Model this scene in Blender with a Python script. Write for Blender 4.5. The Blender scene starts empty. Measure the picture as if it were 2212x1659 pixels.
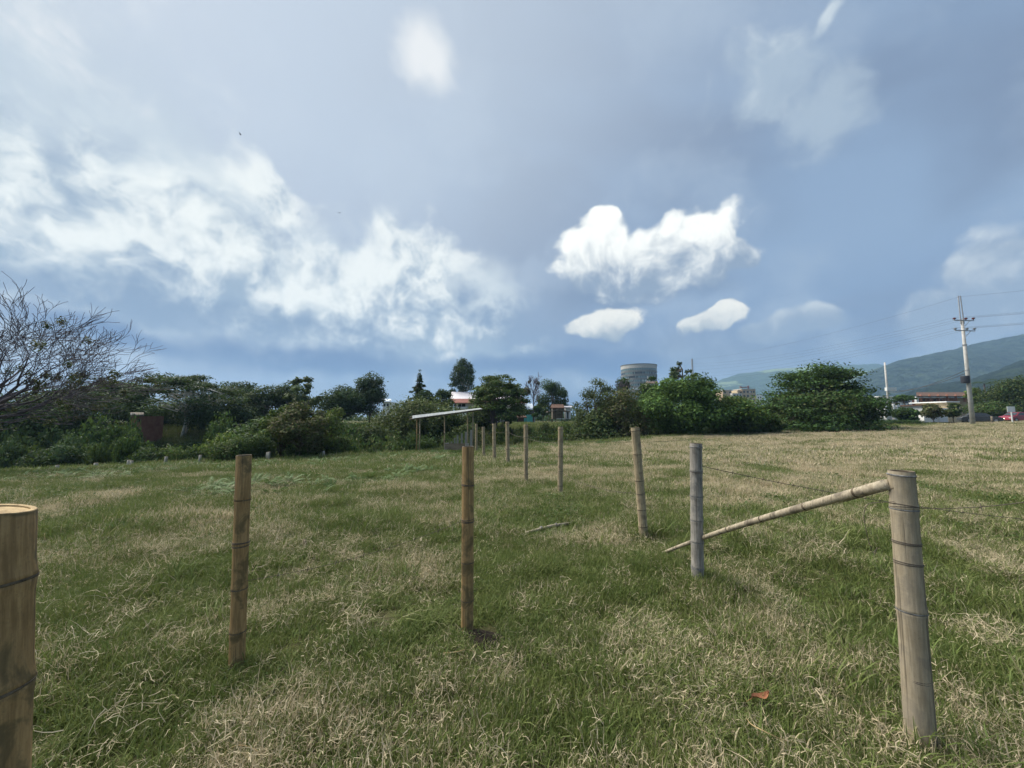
import bpy, math, random
import numpy as np
from mathutils import Vector, Matrix

R = math.radians
scene = bpy.context.scene
COL = scene.collection

# ------------------------------------------------------------------ camera
FPX = 833.0                       # focal length for a picture 2212 wide
PITCH = math.atan(72 / FPX)
CAMZ = 1.6
cam_d = bpy.data.cameras.new("camera")
cam = bpy.data.objects.new("camera", cam_d)
COL.objects.link(cam)
cam.location = (0, 0, CAMZ)
cam.rotation_euler = (R(90) + PITCH, 0, 0)
cam_d.sensor_width = 36
cam_d.lens = FPX / 2212 * 36
cam_d.clip_start = 0.05
cam_d.clip_end = 20000
scene.camera = cam

# ------------------------------------------------------------------ render / exposure
scene.render.engine = 'CYCLES'
scene.view_settings.view_transform = 'Standard'
scene.view_settings.look = 'None'
scene.view_settings.exposure = 1.1
scene.view_settings.gamma = 1.0
scene.view_settings.use_curve_mapping = False
scene.cycles.use_denoising = True
scene.cycles.max_bounces = 6
scene.cycles.diffuse_bounces = 4
scene.cycles.glossy_bounces = 2
scene.cycles.transmission_bounces = 3
scene.cycles.volume_bounces = 1
scene.cycles.transparent_max_bounces = 4
scene.cycles.sample_clamp_indirect = 4.0

SUN_EL, SUN_AZ = 52.0, -62.0      # azimuth measured from +Y towards +X (negative = to the left)


def pdir(px, py):
    cx, cy = (px - 1106) / FPX, (829.5 - py) / FPX
    return Vector((cx, math.cos(PITCH) - cy * math.sin(PITCH), math.sin(PITCH) + cy * math.cos(PITCH)))


def P(px, py, d):
    v = pdir(px, py)
    t = d / v.y
    return Vector((v.x * t, d, CAMZ + v.z * t))


# ------------------------------------------------------------------ world
world = bpy.data.worlds.new("World")
scene.world = world
world.use_nodes = True
world.cycles.sampling_method = 'MANUAL'
world.cycles.sample_map_resolution = 512
wt = world.node_tree
wt.nodes.clear()


class NT:
    """tiny helper for building node trees"""
    def __init__(s, t):
        s.t = t

    def n(s, typ, **kw):
        x = s.t.nodes.new(typ)
        for k, v in kw.items():
            setattr(x, k, v)
        return x

    def link(s, a, b):
        s.t.links.new(a, b)

    def setin(s, sock, v):
        if isinstance(v, bpy.types.NodeSocket):
            s.t.links.new(v, sock)
        else:
            sock.default_value = v

    def m(s, op, a, b=None, c=None, clamp=False):
        x = s.n('ShaderNodeMath', operation=op, use_clamp=clamp)
        s.setin(x.inputs[0], a)
        if b is not None:
            s.setin(x.inputs[1], b)
        if c is not None:
            s.setin(x.inputs[2], c)
        return x.outputs[0]

    def vm(s, op, a, b=None):
        x = s.n('ShaderNodeVectorMath', operation=op)
        s.setin(x.inputs[0], a)
        if b is not None:
            if op == 'SCALE':
                s.setin(x.inputs['Scale'], b)
            else:
                s.setin(x.inputs[1], b)
        return x.outputs['Value'] if op in ('LENGTH', 'DOT_PRODUCT') else x.outputs[0]

    def mr(s, v, a, b, c=0.0, d=1.0, smooth=True):
        x = s.n('ShaderNodeMapRange', interpolation_type='SMOOTHSTEP' if smooth else 'LINEAR')
        s.setin(x.inputs[0], v)
        for i, k in enumerate((a, b, c, d)):
            s.setin(x.inputs[1 + i], k)
        return x.outputs[0]

    def mix(s, f, a, b, blend='MIX'):
        x = s.n('ShaderNodeMix', data_type='RGBA', blend_type=blend)
        s.setin(x.inputs[0], f)
        for i, c in ((6, a), (7, b)):
            if isinstance(c, tuple):
                c = c + (1,) if len(c) == 3 else c
            s.setin(x.inputs[i], c)
        return x.outputs[2]

    def noise(s, vec, scale, detail=4, rough=0.5, dist=0.0, out='Fac'):
        x = s.n('ShaderNodeTexNoise')
        if vec is not None:
            s.link(vec, x.inputs['Vector'])
        x.inputs['Scale'].default_value = scale
        x.inputs['Detail'].default_value = detail
        x.inputs['Roughness'].default_value = rough
        x.inputs['Distortion'].default_value = dist
        return x.outputs[out]


W = NT(wt)
w_out = W.n('ShaderNodeOutputWorld')
w_bg = W.n('ShaderNodeBackground')
w_bg.inputs[1].default_value = 0.1
W.link(w_bg.outputs[0], w_out.inputs[0])
sky = W.n('ShaderNodeTexSky', sky_type='NISHITA')
sky.sun_disc = False
sky.sun_elevation = R(SUN_EL)
sky.sun_rotation = R(SUN_AZ)
sky.air_density = 1.0
sky.dust_density = 1.5
sky.ozone_density = 1.5
D = W.n('ShaderNodeTexCoord').outputs['Generated']
sep = W.n('ShaderNodeSeparateXYZ')
W.link(D, sep.inputs[0])
DZ = sep.outputs[2]
# warped direction for ragged cloud edges
wn = W.noise(D, 6.0, 3, 0.55, out='Color')
wv = W.vm('SUBTRACT', wn, (0.5, 0.5, 0.5))
DW = W.vm('ADD', D, W.vm('SCALE', wv, 0.11))
OFF = (-0.030, -0.004, 0.036)                      # towards the light
fbH = W.noise(DW, 13.0, 7, 0.60)
fbHo = W.noise(W.vm('ADD', DW, tuple(v * 0.6 for v in OFF)), 13.0, 4, 0.58)
fbL = W.noise(DW, 4.2, 5, 0.55)
fbLo = W.noise(W.vm('ADD', DW, tuple(v * 1.6 for v in OFF)), 4.2, 3, 0.5)
embH = W.m('SUBTRACT', fbH, fbHo)
embL = W.m('SUBTRACT', fbL, fbLo)
# rounded billows
DB = W.vm('ADD', D, W.vm('SCALE', wv, 0.10))


def billow(vec):
    x = W.n('ShaderNodeTexVoronoi', feature='SMOOTH_F1')
    W.link(vec, x.inputs['Vector'])
    x.inputs['Scale'].default_value = 15.0
    x.inputs['Detail'].default_value = 0.0
    x.inputs['Roughness'].default_value = 0.45
    x.inputs['Lacunarity'].default_value = 2.4
    x.inputs['Smoothness'].default_value = 0.35
    x.inputs['Randomness'].default_value = 1.0
    return W.m('SUBTRACT', 0.52, x.outputs['Distance'])


bil = billow(DB)
# sheets of thin cloud: noise on a plane overhead
pl = W.n('ShaderNodeCombineXYZ')
zz = W.m('ADD', W.m('MAXIMUM', DZ, 0.0), 0.30)
W.link(W.m('DIVIDE', sep.outputs[0], zz), pl.inputs[0])
W.link(W.m('DIVIDE', sep.outputs[1], zz), pl.inputs[1])
st = W.noise(pl.outputs[0], 1.1, 4, 0.5, 0.5)


def frame(px, py, rot):
    c = pdir(px, py).normalized()
    t1 = Vector((c.y, -c.x, 0)).normalized()
    t2 = c.cross(t1) * -1
    if t2.z < 0:
        t2 = -t2
    t1r = t1 * math.cos(R(rot)) + t2 * math.sin(R(rot))
    t2r = t2 * math.cos(R(rot)) - t1 * math.sin(R(rot))
    return c, Matrix((t1r, t2r, t1r.cross(t2r))).transposed()


# long slanting streaks
mpst = W.n('ShaderNodeMapping', vector_type='TEXTURE')
mpst.inputs['Rotation'].default_value = frame(560, 480, -27)[1].to_euler()
mpst.inputs['Scale'].default_value = (3.0, 0.85, 1.6)
W.link(DW, mpst.inputs[0])
st2 = W.noise(mpst.outputs[0], 9.0, 6, 0.55, 0.4)
streak = W.m('SUBTRACT', st2, 0.5)

SC = 10.0


def C10(c):
    return (c[0] * SC * 0.515, c[1] * SC * 0.515, c[2] * SC * 0.485)


sun_dir = Vector((math.sin(R(SUN_AZ)) * math.cos(R(SUN_EL)), math.cos(R(SUN_AZ)) * math.cos(R(SUN_EL)), math.sin(R(SUN_EL))))
glow = W.mr(W.vm('DOT_PRODUCT', D, tuple(sun_dir)), 0.25, 1.0)
base = W.mix(W.mr(DZ, 0.0, 0.36), C10((0.075, 0.140, 0.31)), C10((0.25, 0.35, 0.53)))
base = W.mix(W.m('MULTIPLY', W.mr(st, 0.38, 0.60), 0.9), base, C10((0.185, 0.245, 0.375)))
base = W.mix(W.m('MULTIPLY', W.mr(fbL, 0.47, 0.68), 0.55), base, C10((0.35, 0.44, 0.59)))
base = W.mix(W.m('MULTIPLY', glow, 0.80), base, C10((0.58, 0.65, 0.77)))
base = W.mix(0.95, sky.outputs[0], base)


def blob(px, py, rx, ry, rot=0.0):
    c, m = frame(px, py, rot)
    k1 = (pdir(px + 4, py).normalized() - c).length / 4
    k2 = (pdir(px, py - 4).normalized() - c).length / 4
    x = W.n('ShaderNodeMapping', vector_type='TEXTURE')
    W.link(DW, x.inputs[0])
    x.inputs['Location'].default_value = c
    x.inputs['Rotation'].default_value = m.to_euler()
    x.inputs['Scale'].default_value = (rx * k1, ry * k2, 0.5)
    return W.vm('LENGTH', x.outputs[0])


def field(blobs):
    f = None
    for b in blobs:
        l = blob(*b)
        f = l if f is None else W.m('SMOOTH_MIN', f, l, 0.2)
    return W.m('SUBTRACT', 1.0, f)


def cloud(col, blobs, edge, ampH, ampL, opac, y_lo, y_hi, dark, light, kH=2.0, kL=0.0, ampS=0.0, kS=0.0, ampB=0.0, kB=0.0):
    f = W.m('MULTIPLY_ADD', W.m('SUBTRACT', fbH, 0.5), ampH, field(blobs))
    if ampL:
        f = W.m('MULTIPLY_ADD', W.m('SUBTRACT', fbL, 0.5), ampL, f)
    if ampS:
        f = W.m('MULTIPLY_ADD', streak, ampS, f)
    if ampB:
        f = W.m('MULTIPLY_ADD', bil, ampB, f)
    a = W.m('MULTIPLY', W.mr(f, edge[0], edge[1]), opac)
    z0 = pdir(1106, y_lo).normalized().z
    z1 = pdir(1106, y_hi).normalized().z
    sh = W.m('MULTIPLY_ADD', embH, kH, W.mr(DZ, z0, z1, 0, 1, False))
    if kL:
        sh = W.m('MULTIPLY_ADD', embL, kL, sh)
    if kB:
        sh = W.m('MULTIPLY_ADD', bil, kB, sh)
    if kS:
        sh = W.m('MULTIPLY_ADD', streak, kS, sh)
    return W.mix(a, col, W.mix(W.mr(sh, 0.0, 1.0), C10(dark), C10(light)))


cw = base
# soft veils
cw = cloud(cw, [(80, 90, 600, 200, -28), (200, 310, 560, 170, -24), (915, 105, 60, 64, 0)], (-0.6, 0.6), 0.5, 0.9, 0.92, 480, 0,
           (0.54, 0.62, 0.74), (0.82, 0.84, 0.90), 1.0, 1.8, 1.6, 1.8)
cw = cloud(cw, [(1670, 165, 150, 110, -10), (1780, 250, 130, 100, -50), (1800, 40, 90, 22, 55)], (-0.1, 0.7), 1.6, 0.9, 0.80, 330, 60,
           (0.40, 0.49, 0.62), (0.68, 0.75, 0.83), 1.4, 1.5, 0, 0, 0.3, 0.2)
cw = cloud(cw, [(2200, 610, 130, 105, 20), (2070, 690, 160, 60, 25)], (-0.2, 0.2), 0.8, 0.2, 0.88, 740, 560,
           (0.28, 0.36, 0.50), (0.78, 0.82, 0.87), 1.2, 0.6, 0, 0, 0.5, 0.3)
# soft grey-white body of the bank on the left, then its bright broken tops
cw = cloud(cw, [(200, 540, 560, 170, -12), (620, 650, 480, 140, -20), (950, 690, 220, 110, -20)], (-0.7, 0.5), 0.5, 0.8, 0.95, 800, 450,
           (0.24, 0.335, 0.50), (0.70, 0.77, 0.84), 1.4, 2.6, 0.8, 1.0, 0.2, 0.2)
cw = cloud(cw, [(60, 490, 400, 110, -10), (420, 530, 380, 120, -24), (590, 425, 110, 58, -30),
                (870, 565, 160, 95, 10), (830, 670, 360, 80, -24), (960, 715, 170, 60, -22)], (-0.1, 0.5), 0.9, 0.9, 0.75, 790, 450,
           (0.36, 0.46, 0.60), (0.93, 0.96, 0.98), 2.2, 2.6, 0.7, 0.4, 0.6, 0.4)
# slate base under the bank
cw = cloud(cw, [(660, 778, 380, 36, -2), (250, 728, 300, 34, -12), (1150, 790, 330, 30, 0)], (-0.2, 0.7), 0.6, 0.4, 0.8, 900, 600,
           (0.085, 0.165, 0.36), (0.11, 0.195, 0.40), 1.0)
# grey shade beneath, then the bright cumulus and the small ones under it
cw = cloud(cw, [(1370, 620, 210, 52, 2)], (-0.3, 0.6), 0.7, 0.4, 0.75, 660, 560,
           (0.17, 0.24, 0.385), (0.34, 0.42, 0.55), 1.0)
cw = cloud(cw, [(1285, 548, 88, 86, 10), (1400, 580, 150, 80, 8), (1505, 530, 95, 82, 20), (1595, 548, 70, 40, -10),
                (1305, 484, 44, 42, 0)], (-0.04, 0.28), 1.0, 0.05, 0.97, 640, 510,
           (0.26, 0.34, 0.48), (1.04, 1.05, 1.05), 1.6, 0.6, 0, 0, 0.7, 0.45)
cw = cloud(cw, [(1310, 702, 90, 38, 5), (1545, 694, 78, 28, 18)], (0.0, 0.26), 0.7, 0.1, 0.92, 745, 690,
           (0.34, 0.41, 0.51), (0.92, 0.91, 0.88), 1.4, 0, 0, 0, 0.5, 0.3)
cw = cloud(cw, [(1680, 706, 80, 28, 5), (1745, 696, 60, 32, 10)], (-0.2, 0.2), 0.7, 0.1, 0.78, 745, 690,
           (0.26, 0.34, 0.48), (0.66, 0.71, 0.77), 1.2, 0, 0, 0, 0.5, 0.3)
W.link(cw, w_bg.inputs[0])

# ------------------------------------------------------------------ sun (veiled)
sd = bpy.data.lights.new("sun", 'SUN')
sd.energy = 3.3
sd.angle = R(55)
sd.color = (1.0, 0.93, 0.80)
sun = bpy.data.objects.new("sun", sd)
COL.objects.link(sun)
sun.rotation_euler = (-sun_dir).to_track_quat('-Z', 'Y').to_euler()

# ================================================================== helpers
rng = np.random.default_rng(7)
random.seed(7)


def tag(o, label=None, cat=None, group=None, kind=None):
    for k, v in (('label', label), ('category', cat), ('group', group), ('kind', kind)):
        if v:
            o[k] = v
    return o


def empty(name, loc, label=None, cat=None, group=None, rz=0.0):
    o = bpy.data.objects.new(name, None)
    o.empty_display_size = 0.2
    o.location = loc
    o.rotation_euler = (0, 0, rz)
    COL.objects.link(o)
    return tag(o, label, cat, group)


def link(name, me, mat=None, parent=None):
    o = bpy.data.objects.new(name, me)
    if mat is not None and not me.materials:
        me.materials.append(mat)
    COL.objects.link(o)
    o.parent = parent
    return o


class MB:
    def __init__(s):
        s.v, s.f = [], []

    def add(s, verts, faces):
        k = len(s.v)
        s.v += [tuple(v) for v in verts]
        s.f += [tuple(i + k for i in f) for f in faces]
        return s

    def box(s, x0, x1, y0, y1, z0, z1):
        return s.add([(x0, y0, z0), (x1, y0, z0), (x1, y1, z0), (x0, y1, z0), (x0, y0, z1), (x1, y0, z1), (x1, y1, z1), (x0, y1, z1)],
                     [(3, 2, 1, 0), (4, 5, 6, 7), (0, 1, 5, 4), (1, 2, 6, 5), (2, 3, 7, 6), (3, 0, 4, 7)])

    def bar(s, a, b, w, h):
        a, b = Vector(a), Vector(b)
        d = (b - a).normalized()
        up = Vector((0, 0, 1)) if abs(d.z) < 0.9 else Vector((0, 1, 0))
        x = d.cross(up).normalized() * (w / 2)
        y = x.cross(d).normalized() * (h / 2)
        vs = [a - x - y, a + x - y, a + x + y, a - x + y, b - x - y, b + x - y, b + x + y, b - x + y]
        return s.add(vs, [(3, 2, 1, 0), (4, 5, 6, 7), (0, 1, 5, 4), (1, 2, 6, 5), (2, 3, 7, 6), (3, 0, 4, 7)])

    def tube(s, pts, rad, n=6, caps=True):
        pts = [Vector(p) for p in pts]
        if not hasattr(rad, '__len__'):
            rad = [rad] * len(pts)
        k = len(s.v)
        ref = None
        for i, p in enumerate(pts):
            d = (pts[min(i + 1, len(pts) - 1)] - pts[max(i - 1, 0)])
            d = d.normalized() if d.length > 1e-9 else Vector((0, 0, 1))
            if ref is None:
                ref = Vector((1, 0, 0)) if abs(d.x) < 0.8 else Vector((0, 1, 0))
            x = (ref - d * ref.dot(d)).normalized()
            ref = x
            y = d.cross(x)
            for j in range(n):
                a = 2 * math.pi * j / n
                s.v.append(tuple(p + (x * math.cos(a) + y * math.sin(a)) * rad[i]))
        for i in range(len(pts) - 1):
            for j in range(n):
                a, b = k + i * n + j, k + i * n + (j + 1) % n
                s.f.append((a, b, b + n, a + n))
        if caps:
            s.f.append(tuple(k + j for j in reversed(range(n))))
            s.f.append(tuple(k + (len(pts) - 1) * n + j for j in range(n)))
        return s

    def lathe(s, prof, n=24, wob=None):
        """prof: list of (r, z); wob(angle, z) -> radius factor"""
        k = len(s.v)
        for (r, z) in prof:
            for j in range(n):
                a = 2 * math.pi * j / n
                q = r * (wob(a, z) if wob else 1)
                s.v.append((q * math.cos(a), q * math.sin(a), z))
        for i in range(len(prof) - 1):
            for j in range(n):
                a, b = k + i * n + j, k + i * n + (j + 1) % n
                s.f.append((a, b, b + n, a + n))
        return s

    def poly(s, vs):
        return s.add(vs, [tuple(range(len(vs)))])

    def prism(s, poly2, y0, y1):
        """poly2: list of (x, z), extruded along y"""
        n = len(poly2)
        vs = [(x, y0, z) for x, z in poly2] + [(x, y1, z) for x, z in poly2]
        fs = [tuple(range(n)), tuple(reversed(range(n, 2 * n)))]
        fs += [(i + n, (i + 1) % n + n, (i + 1) % n, i) for i in range(n)]
        return s.add(vs, fs)

    def mesh(s, name):
        me = bpy.data.meshes.new(name)
        me.from_pydata(s.v, [], s.f)
        me.update()
        return me

    def build(s, name, mat, parent=None, smooth=False):
        me = s.mesh(name)
        if smooth:
            me.polygons.foreach_set('use_smooth', [True] * len(me.polygons))
        return link(name, me, mat, parent)


def vnoise(x, y, seed=0):
    x, y = np.asarray(x, float), np.asarray(y, float)
    xi, yi = np.floor(x).astype(np.int64), np.floor(y).astype(np.int64)
    fx, fy = x - xi, y - yi
    fx, fy = fx * fx * (3 - 2 * fx), fy * fy * (3 - 2 * fy)

    def h(a, b):
        n = (a * 374761393 + b * 668265263 + seed * 1442695041) & 0xffffffff
        n = ((n ^ (n >> 13)) * 1274126177) & 0xffffffff
        return ((n ^ (n >> 16)) & 0xffff) / 65535.0
    return (h(xi, yi) * (1 - fx) + h(xi + 1, yi) * fx) * (1 - fy) + (h(xi, yi + 1) * (1 - fx) + h(xi + 1, yi + 1) * fx) * fy


def fbm(x, y, seed=0, oct=4):
    t, a, s = 0, 0.5, 0
    for i in range(oct):
        t = t + a * vnoise(x * 2 ** i + 17.3 * i, y * 2 ** i - 9.1 * i, seed + i)
        s += a
        a *= 0.5
    return t / s


def sstep(a, b, x):
    t = np.clip((np.asarray(x, float) - a) / (b - a), 0, 1)
    return t * t * (3 - 2 * t)


EX = [-90, -60, -29, -15, 0, 14, 32, 65, 120]
EY = [24, 24, 27, 29, 33, 40, 46, 55, 64]


def edge_y(x):
    return np.interp(x, EX, EY)


def height(x, y):
    x, y = np.asarray(x, float), np.asarray(y, float)
    s = sstep(3, 30, y)
    b = s * (0.026 * np.clip(x, 0, 80) + 0.036 * np.clip(x, -45, 0) - 0.95)
    t = y - edge_y(x)
    depth = 3.6 * (1 - sstep(30, 52, x)) + 0.25
    dip = -depth * sstep(0, 9, t) * (1 - sstep(13, 31, t))
    k = sstep(13, 31, t)
    z = (b + dip) * (1 - k) + 0.4 * k
    near = 1 - sstep(14, 45, np.hypot(x, y))
    z = z + near * (0.075 * (fbm(x * 0.9, y * 0.9, 3) - 0.5) + 0.05 * (fbm(x * 3.1, y * 3.1, 9, 3) - 0.5))
    inf = (1 - sstep(-3, 2, t)) * sstep(1.0, 4, np.hypot(x, y))
    z = z + inf * (0.19 * (fbm(x * 1.2, y * 1.2, 141, 3) - 0.5) + 0.20 * (fbm(x * .33, y * .33, 143, 3) - 0.5))
    z = z + (1 - near) * 0.25 * (fbm(x * 0.12, y * 0.12, 5, 3) - 0.5)
    return z


def hz(x, y):
    return float(height(x, y))


def G(px, py):
    """the ground point seen at a pixel"""
    v = pdir(px, py)
    t = 0.4
    while t < 400:
        q = v * t
        if CAMZ + q.z < hz(q.x, q.y):
            break
        t *= 1.01
    lo, hi = t / 1.01, t
    for _ in range(24):
        m = (lo + hi) / 2
        q = v * m
        if CAMZ + q.z < hz(q.x, q.y):
            hi = m
        else:
            lo = m
    q = v * hi
    return Vector((q.x, q.y, hz(q.x, q.y)))


def GD(px, d):
    """ground point at depth d under a pixel column"""
    x = (px - 1106) / FPX * d * math.cos(PITCH)
    return Vector((x, d, hz(x, d)))


# ================================================================== materials
def mat(name):
    m = bpy.data.materials.new(name)
    m.use_nodes = True
    m.node_tree.nodes.clear()
    N = NT(m.node_tree)
    out = N.n('ShaderNodeOutputMaterial')
    return m, N, out


def principled(N, out, col, rough=0.7, bump=None, metal=0.0, spec=0.3, bstr=0.4, bdist=0.01):
    b = N.n('ShaderNodeBsdfPrincipled')
    N.setin(b.inputs['Base Color'], col if not isinstance(col, tuple) else col + (1,))
    N.setin(b.inputs['Roughness'], rough)
    b.inputs['Metallic'].default_value = metal
    b.inputs['Specular IOR Level'].default_value = spec
    if bump is not None:
        bp = N.n('ShaderNodeBump')
        bp.inputs['Strength'].default_value = bstr
        bp.inputs['Distance'].default_value = bdist
        N.link(bump, bp.inputs['Height'])
        N.link(bp.outputs[0], b.inputs['Normal'])
    N.link(b.outputs[0], out.inputs[0])
    return b


def worn(name, c1, c2, scale=3.0, rough=0.75, stretch=(1, 1, 1), spec=0.25, metal=0.0, bstr=0.3, lo=0.35, hi=0.68):
    m, N, out = mat(name)
    tc = N.n('ShaderNodeTexCoord').outputs['Object']
    mp = N.n('ShaderNodeMapping')
    mp.inputs['Scale'].default_value = stretch
    N.link(tc, mp.inputs[0])
    a = N.noise(mp.outputs[0], scale, 6, 0.6)
    b = N.noise(mp.outputs[0], scale * 7, 3, 0.6)
    f = N.mr(N.m('MULTIPLY_ADD', b, 0.35, N.m('MULTIPLY', a, 0.75)), lo, hi)
    principled(N, out, N.mix(f, c1, c2), rough, b, metal, spec, bstr)
    return m


def leafmat(name, transl=0.3, rough=0.55):
    m, N, out = mat(name)
    a = N.n('ShaderNodeAttribute', attribute_name='Col').outputs['Color']
    d = N.n('ShaderNodeBsdfPrincipled')
    N.link(a, d.inputs['Base Color'])
    d.inputs['Roughness'].default_value = rough
    d.inputs['Specular IOR Level'].default_value = 0.08
    t = N.n('ShaderNodeBsdfTranslucent')
    N.link(N.mix(0.5, a, (0.10, 0.14, 0.02)), t.inputs[0])
    mx = N.n('ShaderNodeMixShader')
    mx.inputs[0].default_value = transl
    N.link(d.outputs[0], mx.inputs[1])
    N.link(t.outputs[0], mx.inputs[2])
    N.link(mx.outputs[0], out.inputs[0])
    return m


M_LEAF = leafmat('leaf')
M_BARK = worn('bark', (0.05, 0.04, 0.032), (0.12, 0.10, 0.08), 2.0, 0.9, (1, 1, 0.3))
M_PALEBARK = worn('pale_bark', (0.40, 0.38, 0.34), (0.60, 0.58, 0.53), 2.0, 0.9, (1, 1, 0.3))
M_GREYBARK = worn('grey_bark', (0.060, 0.053, 0.062), (0.125, 0.108, 0.125), 1.5, 0.9)

# ---- ground
m, N, out = mat('field_soil')
tc = N.n('ShaderNodeNewGeometry').outputs['Position']
n1 = N.noise(tc, 0.35, 5, 0.6)
n2 = N.noise(tc, 9.0, 6, 0.65)
n3 = N.noise(tc, 60.0, 3, 0.6)
c = N.mix(N.mr(n2, 0.35, 0.65), (0.040, 0.036, 0.020), (0.075, 0.085, 0.030))
c = N.mix(N.m('MULTIPLY', N.mr(n1, 0.45, 0.65), 0.7), c, (0.085, 0.095, 0.036))
c = N.mix(N.m('MULTIPLY', N.mr(n3, 0.5, 0.75), 0.5), c, (0.17, 0.15, 0.085))
principled(N, out, c, 0.95, n3, bstr=0.6, bdist=0.02, spec=0.1)
M_GROUND = m


def bamboo(name, c_lo, c_hi, stain, stain_amt, hi=0.66):
    m, N, out = mat(name)
    tc = N.n('ShaderNodeTexCoord').outputs['Object']
    oi = N.n('ShaderNodeObjectInfo').outputs['Location']
    v = N.vm('ADD', tc, oi)
    mp = N.n('ShaderNodeMapping')
    mp.inputs['Scale'].default_value = (1, 1, 0.07)
    N.link(v, mp.inputs[0])
    streak = N.noise(mp.outputs[0], 85, 5, 0.65)
    blot = N.noise(v, 7.0, 6, 0.62, 0.6)
    fine = N.noise(v, 140.0, 3, 0.6)
    c = N.mix(N.mr(N.m('MULTIPLY_ADD', streak, 0.6, N.m('MULTIPLY', blot, 0.4)), 0.36, hi), c_lo, c_hi)
    c = N.mix(N.m('MULTIPLY', N.mr(blot, 0.49, 0.63), stain_amt), c, stain)
    c = N.mix(N.m('MULTIPLY', N.mr(fine, 0.55, 0.75), 0.25), c, (0.05, 0.045, 0.035))
    mp2 = N.n('ShaderNodeMapping')
    mp2.inputs['Scale'].default_value = (1, 1, 0.018)
    N.link(v, mp2.inputs[0])
    crack = N.mr(N.noise(mp2.outputs[0], 60, 2, 0.5), 0.60, 0.66)
    c = N.mix(N.m('MULTIPLY', crack, 0.55), c, (0.045, 0.038, 0.028))
    principled(N, out, c, 0.72, N.m('SUBTRACT', streak, N.m('MULTIPLY', crack, 0.6)), bstr=0.5, bdist=0.004, spec=0.3)
    return m


M_BAM_BROWN = bamboo('bamboo_brown', (0.21, 0.133, 0.058), (0.42, 0.280, 0.128), (0.070, 0.058, 0.029), 0.75)
M_BAM_TAN = bamboo('bamboo_tan', (0.24, 0.19, 0.115), (0.46, 0.38, 0.255), (0.12, 0.085, 0.055), 0.6)
M_BAM_PALE = bamboo('bamboo_pale', (0.24, 0.20, 0.14), (0.38, 0.325, 0.24), (0.16, 0.14, 0.115), 0.5)
M_BAM_GREY = bamboo('bamboo_grey', (0.165, 0.152, 0.135), (0.36, 0.335, 0.30), (0.085, 0.085, 0.085), 0.6)
M_BAM_POLE = bamboo('bamboo_pole', (0.26, 0.22, 0.16), (0.47, 0.41, 0.31), (0.085, 0.07, 0.055), 0.75)
M_RING = worn('node_ring', (0.045, 0.036, 0.026), (0.15, 0.12, 0.085), 30, 0.85)
M_RINGG = worn('node_ring_grey', (0.06, 0.06, 0.06), (0.22, 0.22, 0.22), 30, 0.85)
M_CUT = worn('cut_bamboo', (0.22, 0.155, 0.08), (0.46, 0.34, 0.18), 40, 0.8)
M_CUTD = worn('cut_bamboo_dark', (0.07, 0.055, 0.04), (0.17, 0.14, 0.10), 25, 0.85)
M_WIRE = worn('wire_steel', (0.045, 0.04, 0.037), (0.11, 0.09, 0.075), 20, 0.75, metal=0.1)
M_GREYWOOD = worn('grey_wood', (0.17, 0.16, 0.145), (0.36, 0.345, 0.31), 4, 0.85, (1, 1, 0.12))
M_OLDBOARD = worn('old_board', (0.07, 0.06, 0.045), (0.18, 0.155, 0.12), 4, 0.85, (0.2, 1, 1))
M_TIN = worn('tin_sheet', (0.13, 0.15, 0.165), (0.27, 0.295, 0.31), 1.3, 0.6, spec=0.3, metal=0.1, bstr=0.05)
M_TINDARK = worn('rusty_tin', (0.10, 0.08, 0.065), (0.20, 0.17, 0.14), 2.0, 0.7)
M_WHITE = worn('white_plaster', (0.60, 0.60, 0.59), (0.76, 0.77, 0.77), 1.2, 0.8, bstr=0.08, lo=0.3, hi=0.6)
M_CREAM = worn('cream_plaster', (0.46, 0.37, 0.24), (0.62, 0.51, 0.34), 0.9, 0.85, bstr=0.08)
M_TAN = worn('tan_brick', (0.33, 0.24, 0.16), (0.46, 0.35, 0.25), 1.1, 0.9, bstr=0.1)
M_BRICK = worn('red_brick', (0.22, 0.10, 0.07), (0.32, 0.16, 0.115), 1.6, 0.9, bstr=0.1)
M_REDROOF = worn('red_roof', (0.17, 0.07, 0.055), (0.26, 0.11, 0.09), 1.5, 0.8)
M_TILE = worn('clay_tile', (0.06, 0.036, 0.027), (0.13, 0.075, 0.055), 3.0, 0.85)
M_PINKROOF = worn('white_roof', (0.60, 0.57, 0.60), (0.74, 0.71, 0.74), 0.7, 0.6)
M_BLUEROOF = worn('blue_grey_roof', (0.38, 0.45, 0.55), (0.52, 0.60, 0.70), 0.9, 0.5)
M_TURQ = worn('turquoise_paint', (0.09, 0.38, 0.33), (0.13, 0.50, 0.44), 1.0, 0.7)
M_DARKWIN = worn('window_glass', (0.015, 0.018, 0.022), (0.05, 0.058, 0.065), 0.8, 0.15, spec=0.6, bstr=0.0)
M_GREENGLASS = worn('green_glass', (0.06, 0.10, 0.11), (0.15, 0.22, 0.23), 0.12, 0.12, spec=0.7, bstr=0.0)
M_PALEGLASS = worn('pale_blind', (0.42, 0.46, 0.46), (0.60, 0.64, 0.64), 0.3, 0.5, bstr=0.0)
M_SLAB = worn('grey_cladding', (0.11, 0.12, 0.12), (0.18, 0.19, 0.19), 0.3, 0.7, bstr=0.05)
M_CONC = worn('concrete', (0.33, 0.325, 0.31), (0.48, 0.47, 0.45), 1.5, 0.85, bstr=0.1)
M_STEEL = worn('galvanised_steel', (0.24, 0.25, 0.27), (0.38, 0.39, 0.41), 6, 0.45, metal=0.6)
M_CERAMIC = worn('insulator', (0.12, 0.03, 0.03), (0.18, 0.055, 0.05), 5, 0.3, spec=0.6)
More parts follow.
